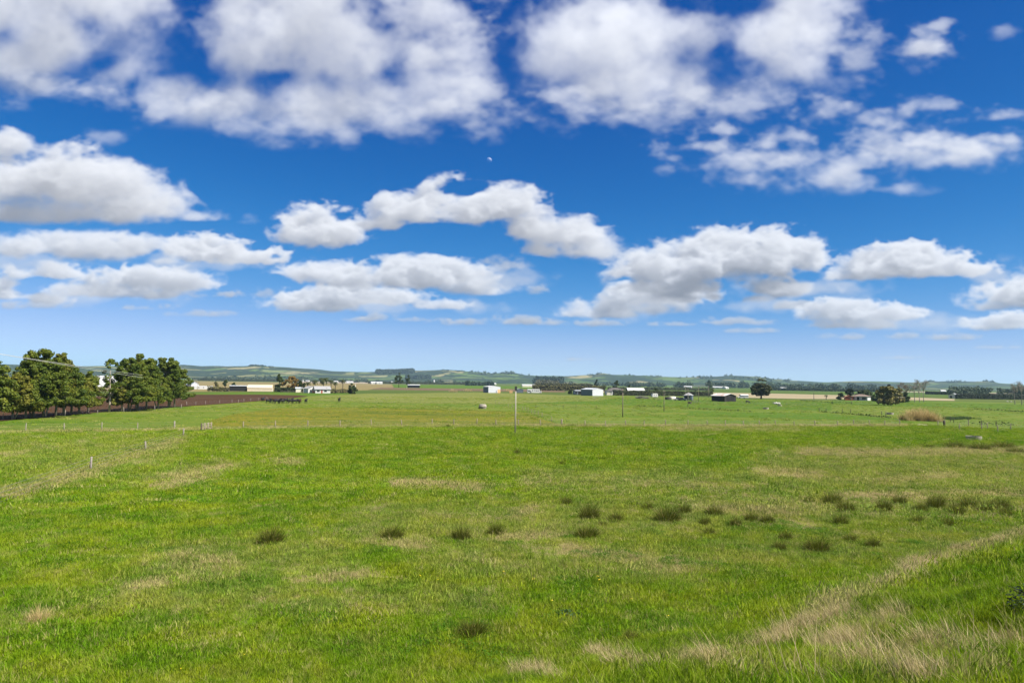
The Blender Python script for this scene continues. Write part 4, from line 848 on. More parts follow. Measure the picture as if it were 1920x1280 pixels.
def limb_tree(name, label, base, H, crown, mat, bark, lean=(0, 0), r0=.28, group=None, per=130, leaf=.27, n=46, bole=.30, fork=1, seed=0, cat='tree', gaps=.0, dense=.8, leaders=0):
    """crown = (half width, bottom fraction, top shape): limbs run from the bole to every clump of leaves."""
    rs = np.random.default_rng(seed + int(H * 10)); root = top(empty(name, base), label, cat, group); W, b0, sharp = crown
    C, Rr = [], []; nl = leaders or 1
    LD = [(0.0, 0.0, 1.0)] + [(W * .62 * math.cos(2.4 * j + seed), W * .62 * math.sin(2.4 * j + seed), .74 + .22 * rs.random()) for j in range(nl - 1)]
    for i in range(n):
        if gaps and rs.random() < gaps: continue
        ox, oy, hj = LD[rs.integers(0, nl)]; t = b0 + (hj - b0) * rs.random()**.9; u = (t - b0) / (hj - b0); a = rs.random() * 6.28
        if leaders: w = W * (.62 - .5 * u**1.5) * (.75 + .5 * rs.random()); sp = .45 + .55 * u; ox, oy = ox * (1.15 - .5 * u), oy * (1.15 - .5 * u)
        else: w = W * (math.sin(math.pi * min(1, (.20 + .80 * u)**sharp)) * .9 + .12)
        q = w * math.sqrt(rs.random()); k = W * (.13 + .13 * rs.random()) * (1.1 - .45 * u)
        C.append((ox + math.cos(a) * q + lean[0] * t * H, oy + math.sin(a) * q + lean[1] * t * H, t * H * (1 + .03 * rs.normal()))); Rr.append((k, k, k * (.60 + .3 * rs.random())))
    C, Rr = np.array(C), np.array(Rr); C[:, 2] = np.minimum(C[:, 2], H - Rr[:, 2] * .8)
    V, F = clump_leaves(C, Rr, per, leaf, rs, dense, .4); put('crown', mesh('crown', V, F, mat), root)
    m = MB(); zt = H * max(bole, .1); wob = rs.normal(0, .04, (5, 2)) * H * .16
    stem = [np.array([lean[0] * t * H + wob[i, 0] * t * 2, lean[1] * t * H + wob[i, 1] * t * 2, t * H - (.15 if i == 0 else 0)]) for i, t in enumerate((0, .18, .38, .62, .86))]
    m.tube(stem, [r0 * 1.25, r0, r0 * .8, r0 * .5, r0 * .14], 7)
    for k in range(fork - 1):
        a = rs.random() * 6.28; m.tube([stem[0] + [.3 * math.cos(a), .3 * math.sin(a), .1], stem[1] + [.9 * math.cos(a), .9 * math.sin(a), .3], stem[2] + [1.5 * math.cos(a), 1.5 * math.sin(a), .6], stem[3] + [1.9 * math.cos(a), 1.9 * math.sin(a), 0]], [r0 * .85, r0 * .7, r0 * .5, r0 * .12], 6)
    zs = np.array([s[2] for s in stem]); st = np.array(stem)
    for c in C[:: 2]:
        z = min(max(bole * H * .9, c[2] - .55 * np.hypot(c[0] - lean[0] * c[2], c[1]) - .08 * H), stem[3][2]); a = np.array([np.interp(z, zs, st[:, k]) for k in range(3)]); mid = (a + c) / 2 + [0, 0, -.03 * H]
        m.tube([a, mid, c], [r0 * .34, r0 * .22, r0 * .06], 4, False)
    m.put('trunk', bark, root, True)
    return root

def bare_tree(name, label, base, H, W, bark, twig, group=None, seed=0, levels=5, r0=.2, bole=.25, up=.55):
    rs = np.random.default_rng(seed); root = top(empty(name, base), label, 'tree', group); m, tw = MB(), MB()
    def grow(p, d, L, r, lv):
        q = p + d * L; mid = (p + q) / 2 + rs.normal(0, .05, 3) * L; (m if lv < 3 else tw).tube([p, mid, q], [r, r * .82, r * .62], 5 if lv < 2 else 3, False)
        if lv >= levels: return
        nk = 3 if lv else 7
        for k in range(nk):
            a = rs.normal(0, 1, 3) * np.array([W * .75, W * .75, .3]); nd = d * (.9 if lv else .6) + a * .55 + np.array([0, 0, up * .35]); nd /= np.linalg.norm(nd)
            grow(p + (q - p) * ((.5 + .5 * (k + 1) / 3) if lv else .1 + .9 * (k + 1) / nk), nd, L * ((.58 if lv else .42) + .16 * rs.random()), max(r * .6, .022), lv + 1)
    m.tube([(0, 0, -.2), (0.05, 0, H * bole * .5), (0, .05, H * bole)], [r0 * 1.3, r0, r0 * .9], 7, False)
    grow(np.array([0, .05, H * bole]), np.array([0, 0, 1.0]), H * .46, r0 * .8, 0)
    zs = max(v[2] for v in tw.V); k = H / zs
    for b in (m, tw): b.V = [(v[0] * k, v[1] * k, v[2] * k) for v in b.V]
    m.put('trunk', bark, root); tw.put('twigs', twig, root); return root

def palm(name, label, base, H, L, nf, mat, bark, r0=.22, group=None, seed=0, droop=.8):
    rs = np.random.default_rng(seed); root = top(empty(name, base), label, 'palm', group)
    MB().tube([(0, 0, -.1), (.06, 0, H * .5), (0, 0, H)], [r0 * 1.25, r0, r0 * .85], 8).put('trunk', bark, root, True)
    for i in range(nf):
        a = 2.4 * i + rs.normal(0, .15); e = -.25 + 1.35 * (i / nf); V, F = [], []; S = 9; w = np.array([math.cos(a), math.sin(a), 0]); side = np.array([-math.sin(a), math.cos(a), 0]); p = np.array([0, 0, H]); ang = e
        pts = []
        for s in range(S + 1): pts.append(p.copy()); ang -= droop / S * (1.1 + .8 * s / S); p = p + (w * math.cos(ang) + np.array([0, 0, 1]) * math.sin(ang)) * L / S
        for s in range(1, S + 1):
            k = L * .36 * math.sin(math.pi * min(1, (s + .6) / (S + 1.2)))
            for sg in (-1, 1):
                for h in (0, .5):
                    q = pts[s - 1] + (pts[s] - pts[s - 1]) * h; o = len(V); tip = q + side * sg * k + (pts[s] - pts[s - 1]) * 1.3 + np.array([0, 0, -k * .45]); V += [q, q + (pts[s] - pts[s - 1]) * .5, tip]; F.append((o, o + 1, o + 2))
        put('frond', mesh('frond', V, F, mat), root)
    return root

GT = 'shelter trees along the ploughed field'
for i, (px, py, ty, W, lab, mt, fk, bo) in enumerate([
 (-22, 788, 672, 4.3, 'tree cut by the left frame edge, at the near end of the shelter row', M_gum, 1, .30),
 (23, 786, 700, 3.4, 'lower pale-trunked tree near the left frame edge, white foot on its trunk', M_gum3, 2, .34), (48, 784, 706, 3.0, 'small tree with forked white trunk between the edge tree and the tallest clump', M_gum, 1, .34),
 (62, 783, 662, 4.6, 'tall spreading tree whose twin dark trunks lean, left of the tallest crown', M_gum2, 2, .26), (81, 783, 655, 4.9, 'tallest tree of the near clump with thick dark trunks', M_gum, 2, .24),
 (104, 780, 664, 4.3, 'tree with russet crown top right of the tallest one', M_gum3, 1, .28), (119, 779, 662, 4.2, 'tree with a straight dark trunk on the right of the near clump', M_gum2, 1, .28),
 (133, 777, 694, 3.3, 'lower tree in front of the right flank of the near clump', M_gum, 2, .30), (148, 776, 699, 3.3, 'yellowish low-crowned tree second from the right end of the near clump', M_gum3, 1, .30),
 (165, 774, 692, 2.3, 'slim tree at the right end of the near clump, left of the white building', M_gum, 1, .34),
 (205, 772.5, 673, 2.6, 'thin half-bare tree with a white trunk beside the gap', M_gum2, 1, .36), (228, 771.5, 700, 2.7, 'low russet tree right of the thin half-bare one', M_gum3, 1, .34),
 (240, 771, 671, 4.2, 'tall dense tree on the left of the far clump', M_gum2, 2, .28), (258, 770, 664, 4.8, 'tallest dense tree of the far clump with a pointed top', M_gum, 2, .26), (274, 768, 668, 3.8, 'dark tree on the right flank of the tallest far one', M_gum2, 1, .28),
 (296, 766, 697, 3.2, 'low tree with twin white trunks between the two far crowns', M_gum, 2, .36), (316, 764, 671, 4.3, 'broad tree with dark top at the right end of the shelter row', M_gum2, 2, .32), (327, 763, 682, 4.0, 'last tree of the shelter row, sunlit on its right side', M_gum, 1, .32)]):
    p = spot(px, py); d = depth(p); H = (py - ty) / FOC * d; sparse = i == 10
    limb_tree('shelter_tree', lab, p, H, (W * 1.0 if not sparse else 3.4, .215 if not sparse else .36, .92), mt, M_bark if i in (1, 2, 10, 11, 15, 9, 17) else M_bark3, ((rng.random() - .5) * .06, 0), (.13 + .018 * W) if not sparse else .20, GT, 130 if not sparse else 70, .19, int(60 + W * 26) if not sparse else 34, bo, fk, i, gaps=.04, leaders=0 if sparse else 4)

p = spot(1427, 747.5)
def big_tree(p):
    rs = np.random.default_rng(4); root = top(empty('spreading_tree', p), 'large dark spreading tree with a bare-branched top standing alone by the stubble field', 'tree')
    C, Rr = [], []
    for i in range(130):
        a = rs.random() * 6.28; u = rs.random(); w = 6.0 * math.sin(math.pi * (.22 + .62 * u)); q = w * math.sqrt(rs.random()); z = 2.4 + 6.4 * u
        C.append((math.cos(a) * q, math.sin(a) * q * .8, z)); k = .75 + .5 * rs.random(); Rr.append((k, k, k * .6))
    for x, z, k in ((-5.4, 3.6, .8), (-4.9, 2.6, .7), (-1.8, 10.9, .9), (-.6, 11.5, 1.0), (.6, 11.3, 1.0), (1.8, 11.0, .8), (3.4, 10.7, .55), (2.6, 2.6, .6), (-2.2, 1.9, .6)):
        C.append((x, rs.normal(0, .8), z)); Rr.append((k * 1.1, k, k * .45))
    C, Rr = np.array(C), np.array(Rr); V, F = clump_leaves(C, Rr, 95, .26, rs, .8, .3)
    put('crown', mesh('crown', V, F, leaf_material('dark_glossy_leaves', (.016, .024, .006), (.048, .055, .010), (.085, .080, .016), .2)), root)
    m = MB(); m.tube([(0, 0, -.2), (.1, 0, 1.2), (.2, 0, 2.6)], [.62, .48, .42], 9)
    for c in C[::2]: m.tube([(.2, 0, 2.2), np.array([.2, 0, 2.2]) * .45 + c * .55 + [0, 0, -.5], c], [.2, .12, .03], 4, False)
    for x in (-1.5, -.4, 1.2, 2.0, .4): m.tube([(x * .4, 0, 8.4), (x * .9, .2, 11), (x * 1.5, .2, 13.6 + .6 * math.sin(x * 3))], [.09, .05, .02], 4, False)
    m.put('trunk', M_bark2, root)
big_tree(p)

def tree_at(px, py, ty, Wpx, label, mat, bark=M_bark2, dist=None, name='tree', n=26, per=70, leaf=None, bole=.25, seed=1, cf=.18, group=None, sharp=1.0, gaps=0.0):
    p = spot(px, py) if dist is None else at(px, dist); d = depth(p); yb = py if dist is None else 716 + (px - 960) * .01365 + 8 * FOC / d
    return limb_tree(name, label, p, (yb - ty) / FOC * d, (Wpx / 2 / FOC * d, cf, sharp), mat, bark, (0, 0), .2 + .0002 * d, group, per, leaf or (.24 + .0009 * d), n, bole, 1, seed + int(px), gaps=gaps)
tree_at(524, 728, 702, 17, 'tall dark tree left of the golden tree at the farmhouse', M_bush, dist=470, n=30, cf=.15)
tree_at(548, 728, 706, 36, 'wide golden-brown tree beside the left farmhouse', M_gold, dist=450, n=46, per=90, cf=.12)
tree_at(562, 730, 714, 14, 'dark green tree at the right flank of the golden tree', M_bush, dist=445, n=18, cf=.1)
tree_at(660, 733, 719, 19, 'round dark bush left of the white post at the farmhouse', M_bush, dist=400, n=26, cf=.02)
tree_at(571, 728, 718, 9, 'small dark shrub between the golden tree and the white cottage', M_bush, dist=430, n=12, cf=.05)
tree_at(748, 720, 699, 15, 'tall dark tree alone behind the tilled field', M_bush, dist=830, n=24, cf=.25, bole=.3)
tree_at(765, 720, 703, 10, 'slimmer dark tree at the left end of the small black barn', M_bush, dist=800, n=18, cf=.25, bole=.3)
tree_at(423, 725, 713, 9, 'small round-topped cabbage tree left of the open pole shed', M_bush, dist=560, n=14, cf=.35, bole=.35)
tree_at(405, 727, 716, 10, 'small feathery bush left of the round-topped cabbage tree', M_willow, dist=600, n=10, cf=.1)
tree_at(438, 727, 718, 12, 'dark bush rising behind the left end of the open pole shed', M_bush, dist=480, n=14, cf=.05)
tree_at(1118, 727, 712, 9, 'pointed dark tree behind the green shed', M_pine, dist=850, n=14, cf=.05)
tree_at(1156, 727, 714, 13, 'dark wind-shaped tree behind the dark-roofed house', M_bush, dist=640, n=18, cf=.12)
tree_at(1180, 728, 721, 10, 'low dark bush at the left gable of the white-roofed house', M_bush, dist=600, n=10, cf=.02)
tree_at(1229, 736, 729, 15, 'pair of round dark shrubs right of the white-roofed house', M_bush, dist=560, n=18, cf=.02)
tree_at(1070, 739, 730, 8, 'small dark bush at the left end of the lean-to', M_bush, dist=505, n=10, cf=.02)
tree_at(1330, 728, 713, 12, 'dark tree in the far belt above the leaning palm', M_bush, dist=1250, n=16, cf=.05)
tree_at(1577, 749.5, 737, 15, 'dark rounded bush at the left end of the tiled house garden', M_bush, n=18, cf=.0)
tree_at(1593, 749.5, 728.5, 18, 'tall dark evergreen behind the red shed', M_pine, dist=420, n=28, cf=.02)
tree_at(1622, 748, 732, 40, 'wide dark shelter bush behind the tiled house', M_bush, dist=450, n=34, cf=.0)
tree_at(1642, 750, 737, 16, 'dark bush between the tiled house and the willow', M_bush, dist=400, n=20, cf=.0)
tree_at(1665, 760, 725, 52, 'broad drooping willow-like tree with a dark leaning trunk right of the tiled house', M_willow, M_bark2, n=52, per=85, cf=.18, bole=.16)
tree_at(1652, 751, 731, 26, 'dark tree behind the left of the willow-like tree', M_bush, dist=390, n=26, cf=.0)
tree_at(1667, 748, 719, 15, 'dark tree with two spiky tops rising behind the willow-like tree', M_pine, dist=430, n=24, cf=.05)
tree_at(1686, 752, 727, 26, 'yellowish bushy tree right of the willow-like tree', M_willow, dist=380, n=30, cf=.05)
tree_at(1697, 753, 735, 18, 'dark ivy-clad tree at the foot of the bare poplars', M_bush, dist=378, n=22, cf=.0)
for i, (px, py, ty, W, lab) in enumerate([(1691, 753, 716, .85, 'bare brown-twigged tree left of the pale tall bare ones'), (1700, 753, 715.5, .9, 'second brown-twigged bare tree with a white forked trunk'), (1715, 754, 712, .8, 'pale bare tree at the left of the tall three'), (1724, 754, 710, .75, 'tallest pale bare tree with a slender trunk'), (1732, 753.5, 711, .8, 'pale bare tree at the right of the tall three'), (1903, 758, 716, .8, 'slender bare tree with crossing low branches near the right frame edge'), (1916, 759, 712, .9, 'broad bare tree cut by the right frame edge')]):
    p = spot(px, py); d = depth(p); bare_tree('bare_tree', lab, p, (py - ty) / FOC * d, W, M_bark3, plain('twigs_%s' % ('brown' if i < 2 else 'pale'), (.17, .125, .085) if i < 2 else (.25, .22, .185), .95), 'bare winter trees', 60 + i, 6, .24, .28)
M_palm = leaf_material('palm_fronds', (.022, .036, .010), (.05, .065, .016), (.08, .09, .03), .15)
for i, (px, ty, H_, L, dist, nf, lab) in enumerate([(607, 711, 0, 4.4, 445, 22, 'tallest palm, rising above the roofs of the farmhouses'), (591, 714, 0, 3.0, 440, 16, 'palm behind the white cottage'), (578, 717, 0, 2.6, 440, 14, 'small palm left of the white cottage'), (621, 714, 0, 2.6, 425, 16, 'bushy palm right of the tallest palm'), (643, 713, 0, 2.4, 420, 16, 'spiky cabbage palm at the right end of the farmhouse garden'), (1134, 724, 0, 2.6, 560, 16, 'small palm between the white shed front and the dark-roofed house'), (1335, 728, 0, 2.4, 420, 14, 'drooping palm behind the rusty-roofed barn'), (1549, 741, 0, 1.5, 395, 12, 'little palm standing alone at the edge of the stubble field'), (629, 717, 0, 2.2, 405, 14, 'low palm over the hedge between two taller palms')]):
    p = at(px, dist) if px != 1549 else spot(1549, 748.5); d = depth(p); yh = 716 + (px - 960) * .01365; H = 8 + (yh - ty) / FOC * d
    palm('palm', lab, p, H, L, nf, M_palm, M_bark2, .2, 'palms and cabbage trees at the farms', i, 1.3)

# reeds, pampas
M_reed = blade_material('dry_reeds', 'tan')
def reedbed(name, label, pts, h, w, mat, n, cat):
    root = top(empty(name, spot(*pts[0])), label, cat); rs = np.random.default_rng(8); V, F, o = [], [], 0; P = [spot(*p) - spot(*pts[0]) for p in pts]
    for k in range(n):
        t = rs.random() * (len(P) - 1); i = int(t); c = P[i] + (P[i + 1] - P[i]) * (t - i) + np.array([rs.normal(0, .5), rs.normal(0, w), 0]); e = math.sin(math.pi * (.12 + .76 * t / (len(P) - 1)))**.5
        v, f = blade_tuft(34, .5, h * .55 * e, h * e, .055, .45, rs, (0, 0), 4, .5); V.append(v + c); F.append(f + o); o += len(v)
    put('stems', mesh('stems', np.concatenate(V), np.concatenate(F), mat), root); return root
reedbed('pampas_clump', 'big domed mass of dry golden reeds by the fence on the right', [(1697, 788), (1715, 788), (1735, 789), (1757, 790)], 4.4, 1.1, M_reed, 120, 'reeds')
reedbed('reed_bed', 'low bed of fresh green reeds right of the dry golden mass', [(1768, 786), (1790, 786), (1820, 784)], 1.3, 1.6, leaf_material('green_reeds', (.035, .075, .014), (.06, .11, .02), (.08, .13, .03)), 80, 'reeds')
for px, py, lab in ((850, 734.5, 'creamy pampas plumes at the edge of the tilled field, left tuft'), (877, 733.5, 'rounded creamy pampas tuft nearer the white shed'), (953, 733.5, 'pampas plumes right of the white shed')):
    reedbed('pampas_plumes', lab, [(px - 6, py), (px + 7, py)], 3.8, .6, leaf_material('plumes', (.36, .27, .12), (.55, .44, .25), (.5, .4, .2)), 14, 'pampas grass')
# ---------------------------------------------------------------- fences
M_post = plain('weathered_post', (.26, .215, .165), .9, .25, 6, streak=.5)
M_postp = plain('pale_post', (.27, .235, .20), .9, .2, 6, streak=.3)
M_dpost = plain('dark_post', (.075, .06, .048), .95, .3, 6)
M_wire = plain('wire', (.32, .32, .32), .5, .05, 4, .8)
M_conc = plain('concrete', (.27, .24, .195), .9, .15, 2, streak=.35)
POST = {}
def post_mesh(r, mat):
    k = (round(r, 3), mat.name)
    if k not in POST: POST[k] = MB().tube([(0, 0, -.3), (.01, 0, .55), (0, .01, 1.16), (0, .01, 1.2)], [r, r * .97, r * .93, r * .7], 8).mesh('post', mat, True)
    return POST[k]
def fence(label, pts, mat=M_post, r=.07, h=1.15, wires=4, near=False, thick=()):
    P = [spot(*p) if not near else spot_land(*p) for p in pts]; root = top(empty('wire_fence', P[0]), label, 'fence'); w = MB()
    for i, p in enumerate(P):
        o = put('post', post_mesh(r * (1.8 if i in thick else 1), mat), root, p - P[0], rng.random() * 6); o.rotation_euler = (rng.normal(0, .03), rng.normal(0, .03), rng.random() * 6); o.scale = (1, 1, h * (.92 + .16 * rng.random()) / 1.2)
    for k in range(wires):
        z = h * (.22 + .7 * k / max(wires - 1, 1))
        for a, b in zip(P, P[1:]): w.tube([a - P[0] + [0, 0, z], (a + b) / 2 - P[0] + [0, 0, z - .02], b - P[0] + [0, 0, z]], .011 if near else .007, 3, False)
    w.put('wire', M_wire, root); return root
fence('long wire fence crossing behind the near paddock and the tall pole', [(456, 803), (516, 802), (577, 801), (637, 800.3), (696, 799.3), (753, 798.5), (810, 798), (851, 797.5), (894, 797), (930, 799), (972, 798.5), (1013, 799), (1053, 797.5), (1097, 799), (1135, 800), (1173, 799.5), (1207, 798.5), (1248, 798.5), (1290, 799), (1326, 798.5), (1360, 799), (1394, 798.5), (1424, 798.5), (1454, 799), (1489, 800), (1528, 799), (1570, 799), (1601, 797.5), (1630, 797.5), (1659, 799), (1687, 797)], M_post, .085, thick=(12,))
fence('left part of the cross fence, thin pale posts in front of the shelter trees', [(-80, 811), (48, 809), (120, 808), (191, 806.8), (258, 805.5), (327, 804)], M_postp, .065, thick=(5,))
fence('fence running towards the viewer on the left with stout pale posts', [(344, 818.5), (273, 847), (170, 882), (-30, 960)], M_postp, .095, 1.2, near=True)
fence('fence running away up the slope from the stout post right of the tall pole', [(1053, 797.5), (1034, 790), (1016, 783), (1009, 778.5), (1003, 777), (997, 775), (990, 772), (985, 770), (980, 769.5), (961, 765.5), (953, 763), (936, 759), (929, 757)], M_post, .06)
fence('fence with pale posts along the near edge of the ploughed field', [(350, 760), (367, 759.4), (385, 758.3), (412, 757), (435, 755.4), (447, 755.6), (457, 753.5), (470, 752.6), (485, 751.3), (500, 750)], M_postp, .06)
fence('fence with thin posts behind the shelter trees at the ploughed field', [(5, 787), (86, 783), (122, 780), (183, 775.5), (232, 772.5), (290, 769), (340, 766)], M_postp, .065)
fence('broken fence line over the ditch at the far right, right of the dark gate post', [(1759, 799), (1771, 798.5), (1799, 805.5), (1816, 799), (1841, 807), (1852, 805), (1871, 810), (1895, 807.5), (1935, 812)], M_post, .085, 1.3)
fence('rear fence over the ditch at the far right', [(1782, 791), (1788, 792.5), (1816, 794.5), (1840, 797.5), (1868, 798.5), (1930, 801)], M_dpost, .075, 1.2)
fence('fence with dark posts right of the barn, before the tiled house', [(1536, 772), (1549, 772.5), (1579, 773.5), (1595, 774.8), (1653, 778), (1661, 783)], M_dpost, .085, 1.25)
fence('fence with faint posts across the green field below the big spreading tree', [(1392, 757), (1420, 757.5), (1448, 758), (1475, 759.5), (1500, 760.5), (1530, 761)], M_post, .05, 1.1)
fence('fence of thin posts in front of the barn', [(1312, 757), (1326, 757.5), (1338, 758), (1347, 758), (1360, 758.5)], M_post, .05, 1.1)
fence('fence along the edge of the stubble field right of the big spreading tree', [(1440, 748.8), (1470, 749.3), (1500, 750), (1527, 750.4), (1560, 751), (1598, 757), (1625, 757.5), (1660, 758)], M_post, .05, 1.1)
fence('fence of thin dark posts in the field below the house bus', [(1005, 764), (1056, 764.5), (1080, 765), (1118, 766)], M_dpost, .05, 1.0)

def rail_gate(label, a, b, h=1.15, n=4, near=False):
    A, B = (spot_land(*a), spot_land(*b)) if near else (spot(*a), spot(*b)); root = top(empty('wooden_gate', A), label, 'gate'); d = B - A; L = np.linalg.norm(d); u = d / L
    for k in range(n): 
        z = .25 + (h - .35) * k / (n - 1); MB().tube([u * .1 + [0, 0, z], u * (L - .1) + [0, 0, z]], .045, 4).put('rail', M_post, root)
    for t in (0, .34, .67, 1.0): put('post', post_mesh(.10, M_dpost if t in (0,) else M_post), root, tuple(u * L * t))
    return root
rail_gate('short weathered wooden rail gate where the left fences meet', (377, 808), (396, 805.5), near=True)
g = top(empty('gate_post', spot(1770.5, 799)), 'stout black gate post right of the dry golden reeds', 'post'); put('post', post_mesh(.24, M_dpost), g)
for (a, b, lab) in (((1226, 749), (1238, 750.5), 'pale rail cattle pen in front of the small white caravan'), ((1348, 752), (1368, 752.5), 'low grey rail pen before the barn front'), ((1297, 754), (1308, 756), 'small rail pen below the pyramid-roofed hut')):
    rail_gate(lab, a, b, 1.5, 3)
slab = plain('chalky_ground', (.36, .31, .22), .95)
for px, py, w, lab in ((1732, 796.3, 3.2, 'pale bare patch of ground in the gateway, left one'), (1741, 798, 2.4, 'pale bare patch of ground in the gateway, right one')):
    p = spot(px, py); o = put('bare_patch', MB().lathe([(.01, .075), (w * .3, .07), (w * .5, .035)], 14).mesh('bare_patch', slab), None, p); o['kind'] = 'structure'; o.scale = (.8, 1.2, 1)

# ---------------------------------------------------------------- power poles and wires
M_pole = plain('pole_concrete', (.34, .31, .25), .85, .12, 1.5, streak=.3)
M_pole2 = plain('pole_timber', (.20, .165, .125), .9, .2, 1.5, streak=.4)
M_iron = plain('dark_iron', (.04, .04, .042), .6)
def pole(label, px, py, ty, r, mat, arm=0.0, box=False, group='poles crossing the farm'):
    p = spot(px, py); d = depth(p); H = (py - ty) / FOC * d; root = top(empty('power_pole', p), label, 'pole', group)
    MB().tube([(0, 0, -.5), (0, 0, H * .5), (.0, 0, H)], [r * 1.15, r, r * .72], 10).put('shaft', mat, root, True)
    if arm:
        MB().box(-arm, arm, -r - .10, -r * .7, H - .55, H - .42).put('crossarm', M_iron, root)
        for x in (-arm * .85, -arm * .3, arm * .3, arm * .85): MB().lathe([(.03, H - .42), (.055, H - .36), (.03, H - .30), (.055, H - .24), (.0, H - .18)], 8, (x, -r * .85)).put('insulator', M_conc, root)
    if box: MB().box(-r * 1.4, r * 1.6, -r * 1.2, r * 1.2, H - .25, H + .35).put('cap', M_iron, root)
    return p, H
pole('tall pale pole with a dark cap standing in the near paddock at the picture centre', 966, 813.5, 729, .115, M_pole, 0, True)
pole('grey pole second along the line, in front of the white-roofed house', 1167.5, 782, 729, .11, M_pole2, .5)
pole('dark pole third along the line, left of the cream tank', 1245, 771, 732, .10, M_pole2, .4)
pole('fourth pole, in front of the pyramid-roofed hut', 1290, 763, 729.5, .10, M_pole2, .5)
pole('pole between the pyramid-roofed hut and the barn', 1310, 753, 724, .11, M_pole2, .6)
pole('thin pole rising behind the pyramid-roofed hut', 1285.5, 746, 724, .13, M_pole2, .6)
pole('thin pole left of the drooping palm behind the barn', 1328.5, 745, 723, .13, M_pole2, .6)
pole('short dark pole at the edge of the stubble field', 1526, 748.5, 736, .14, M_dpost, .5)
pole('thin pole in the field left of the dry reeds', 1661, 783, 769, .06, M_pole2)
pole('thin post on the drain bank before the tiled house', 1597, 758, 746, .07, M_pole2)
pole('pale mast with a crossarm behind the long white wall', 370, 731, 715, .16, M_pole, 1.2)
pole('white pole in front of the round dark bush at the farmhouse', 666, 734.5, 719, .13, plain('white_paint', (.78, .77, .73), .6), .4)
pole('thin pale pole left of the small black barn, in front of the tilled field', 762.5, 734, 721, .09, M_pole, .4)
pole('white post on the rail fence before the white cottage', 568.5, 737, 727, .10, M_pole)
root = top(empty('power_line', (0, 0, 0)), 'sagging overhead wires slanting down in front of the shelter trees', 'power line')
M_cable = plain('old_cable', (.50, .49, .47), .6)
for k, (y0, y1) in enumerate(((664, 712), (665.5, 717.5))):
    A = at(-60, 52, 8 + (702.5 - y0 + 9) / FOC * 52); b = at(370, 525, 8 + (708 - y1) / FOC * 525); A[0] += k * .5; pts = []
    for t in np.linspace(0, 1, 40): q = A + (b - A) * t; q[2] -= .9 * 4 * t * (1 - t); pts.append(q)
    MB().tube(pts, [.013 + .055 * t for t in np.linspace(0, 1, 40)], 5, False).put('wire', M_cable, root, True)

# ---------------------------------------------------------------- cattle
def skin(name, joints, edges, mat, sub=1):
    me = bpy.data.meshes.new(name); me.from_pydata([j[:3] for j in joints], edges, []); o = bpy.data.objects.new(name, me); COL.objects.link(o)
    m = o.modifiers.new('s', 'SKIN'); m.use_smooth_shade = True
    for v, j in zip(me.skin_vertices[0].data, joints): v.radius = (j[3], j[4] if len(j) > 4 else j[3])
    me.skin_vertices[0].data[0].use_root = True
    u = o.modifiers.new('d', 'SUBSURF'); u.levels = u.render_levels = sub
    bpy.context.view_layer.update(); ev = o.evaluated_get(bpy.context.evaluated_depsgraph_get()); out = bpy.data.meshes.new_from_object(ev); bpy.data.objects.remove(o); out.materials.clear(); out.materials.append(mat); out.name = name
    return out
M_cow = plain('black_hide', (.010, .009, .009), .7, .2, 2); M_cow2 = plain('brown_hide', (.05, .026, .016), .7, .2, 2)
def cow_mesh(graze, mat):
    hz, hx = (.45, 1.25) if graze else (1.42, 1.42)
    J = [(-.55, 0, 1.02, .30, .36), (-.15, 0, .98, .34, .40), (.35, 0, 1.00, .30, .38), (.72, 0, 1.08, .22, .30), (1.0, 0, .85 if graze else 1.28, .15, .2), (hx, 0, hz, .13, .15), (hx + (.12 if graze else .28), 0, hz - (.25 if graze else .12), .085, .09), (-.85, 0, 1.08, .20, .26), (-.98, 0, 1.02, .03, .03), (-1.02, 0, .45, .025, .025)]
    E = [(0, 1), (1, 2), (2, 3), (3, 4), (4, 5), (5, 6), (0, 7), (7, 8), (8, 9)]
    for x, a, kn in ((.62, 3, -.02), (-.78, 7, -.10)):
        for s in (-1, 1):
            i = len(J); J += [(x, s * .19, .78, .12, .14), (x + (.02 if x > 0 else .10), s * .20, .55, .075, .08), (x + kn, s * .20, .33, .055, .055), (x + kn * .5, s * .20, .02, .05, .06)]; E += [(a, i), (i, i + 1), (i + 1, i + 2), (i + 2, i + 3)]
    for s in (-1, 1):
        i = len(J); J.append((hx - .10, s * .24, hz + .10, .03, .05)); E.append((5, i))
    return skin('cow', J, E, mat)
CM = [cow_mesh(False, M_cow), cow_mesh(True, M_cow)]; CB = cow_mesh(False, M_cow2)
HERD = 'cattle beside the ploughed field'
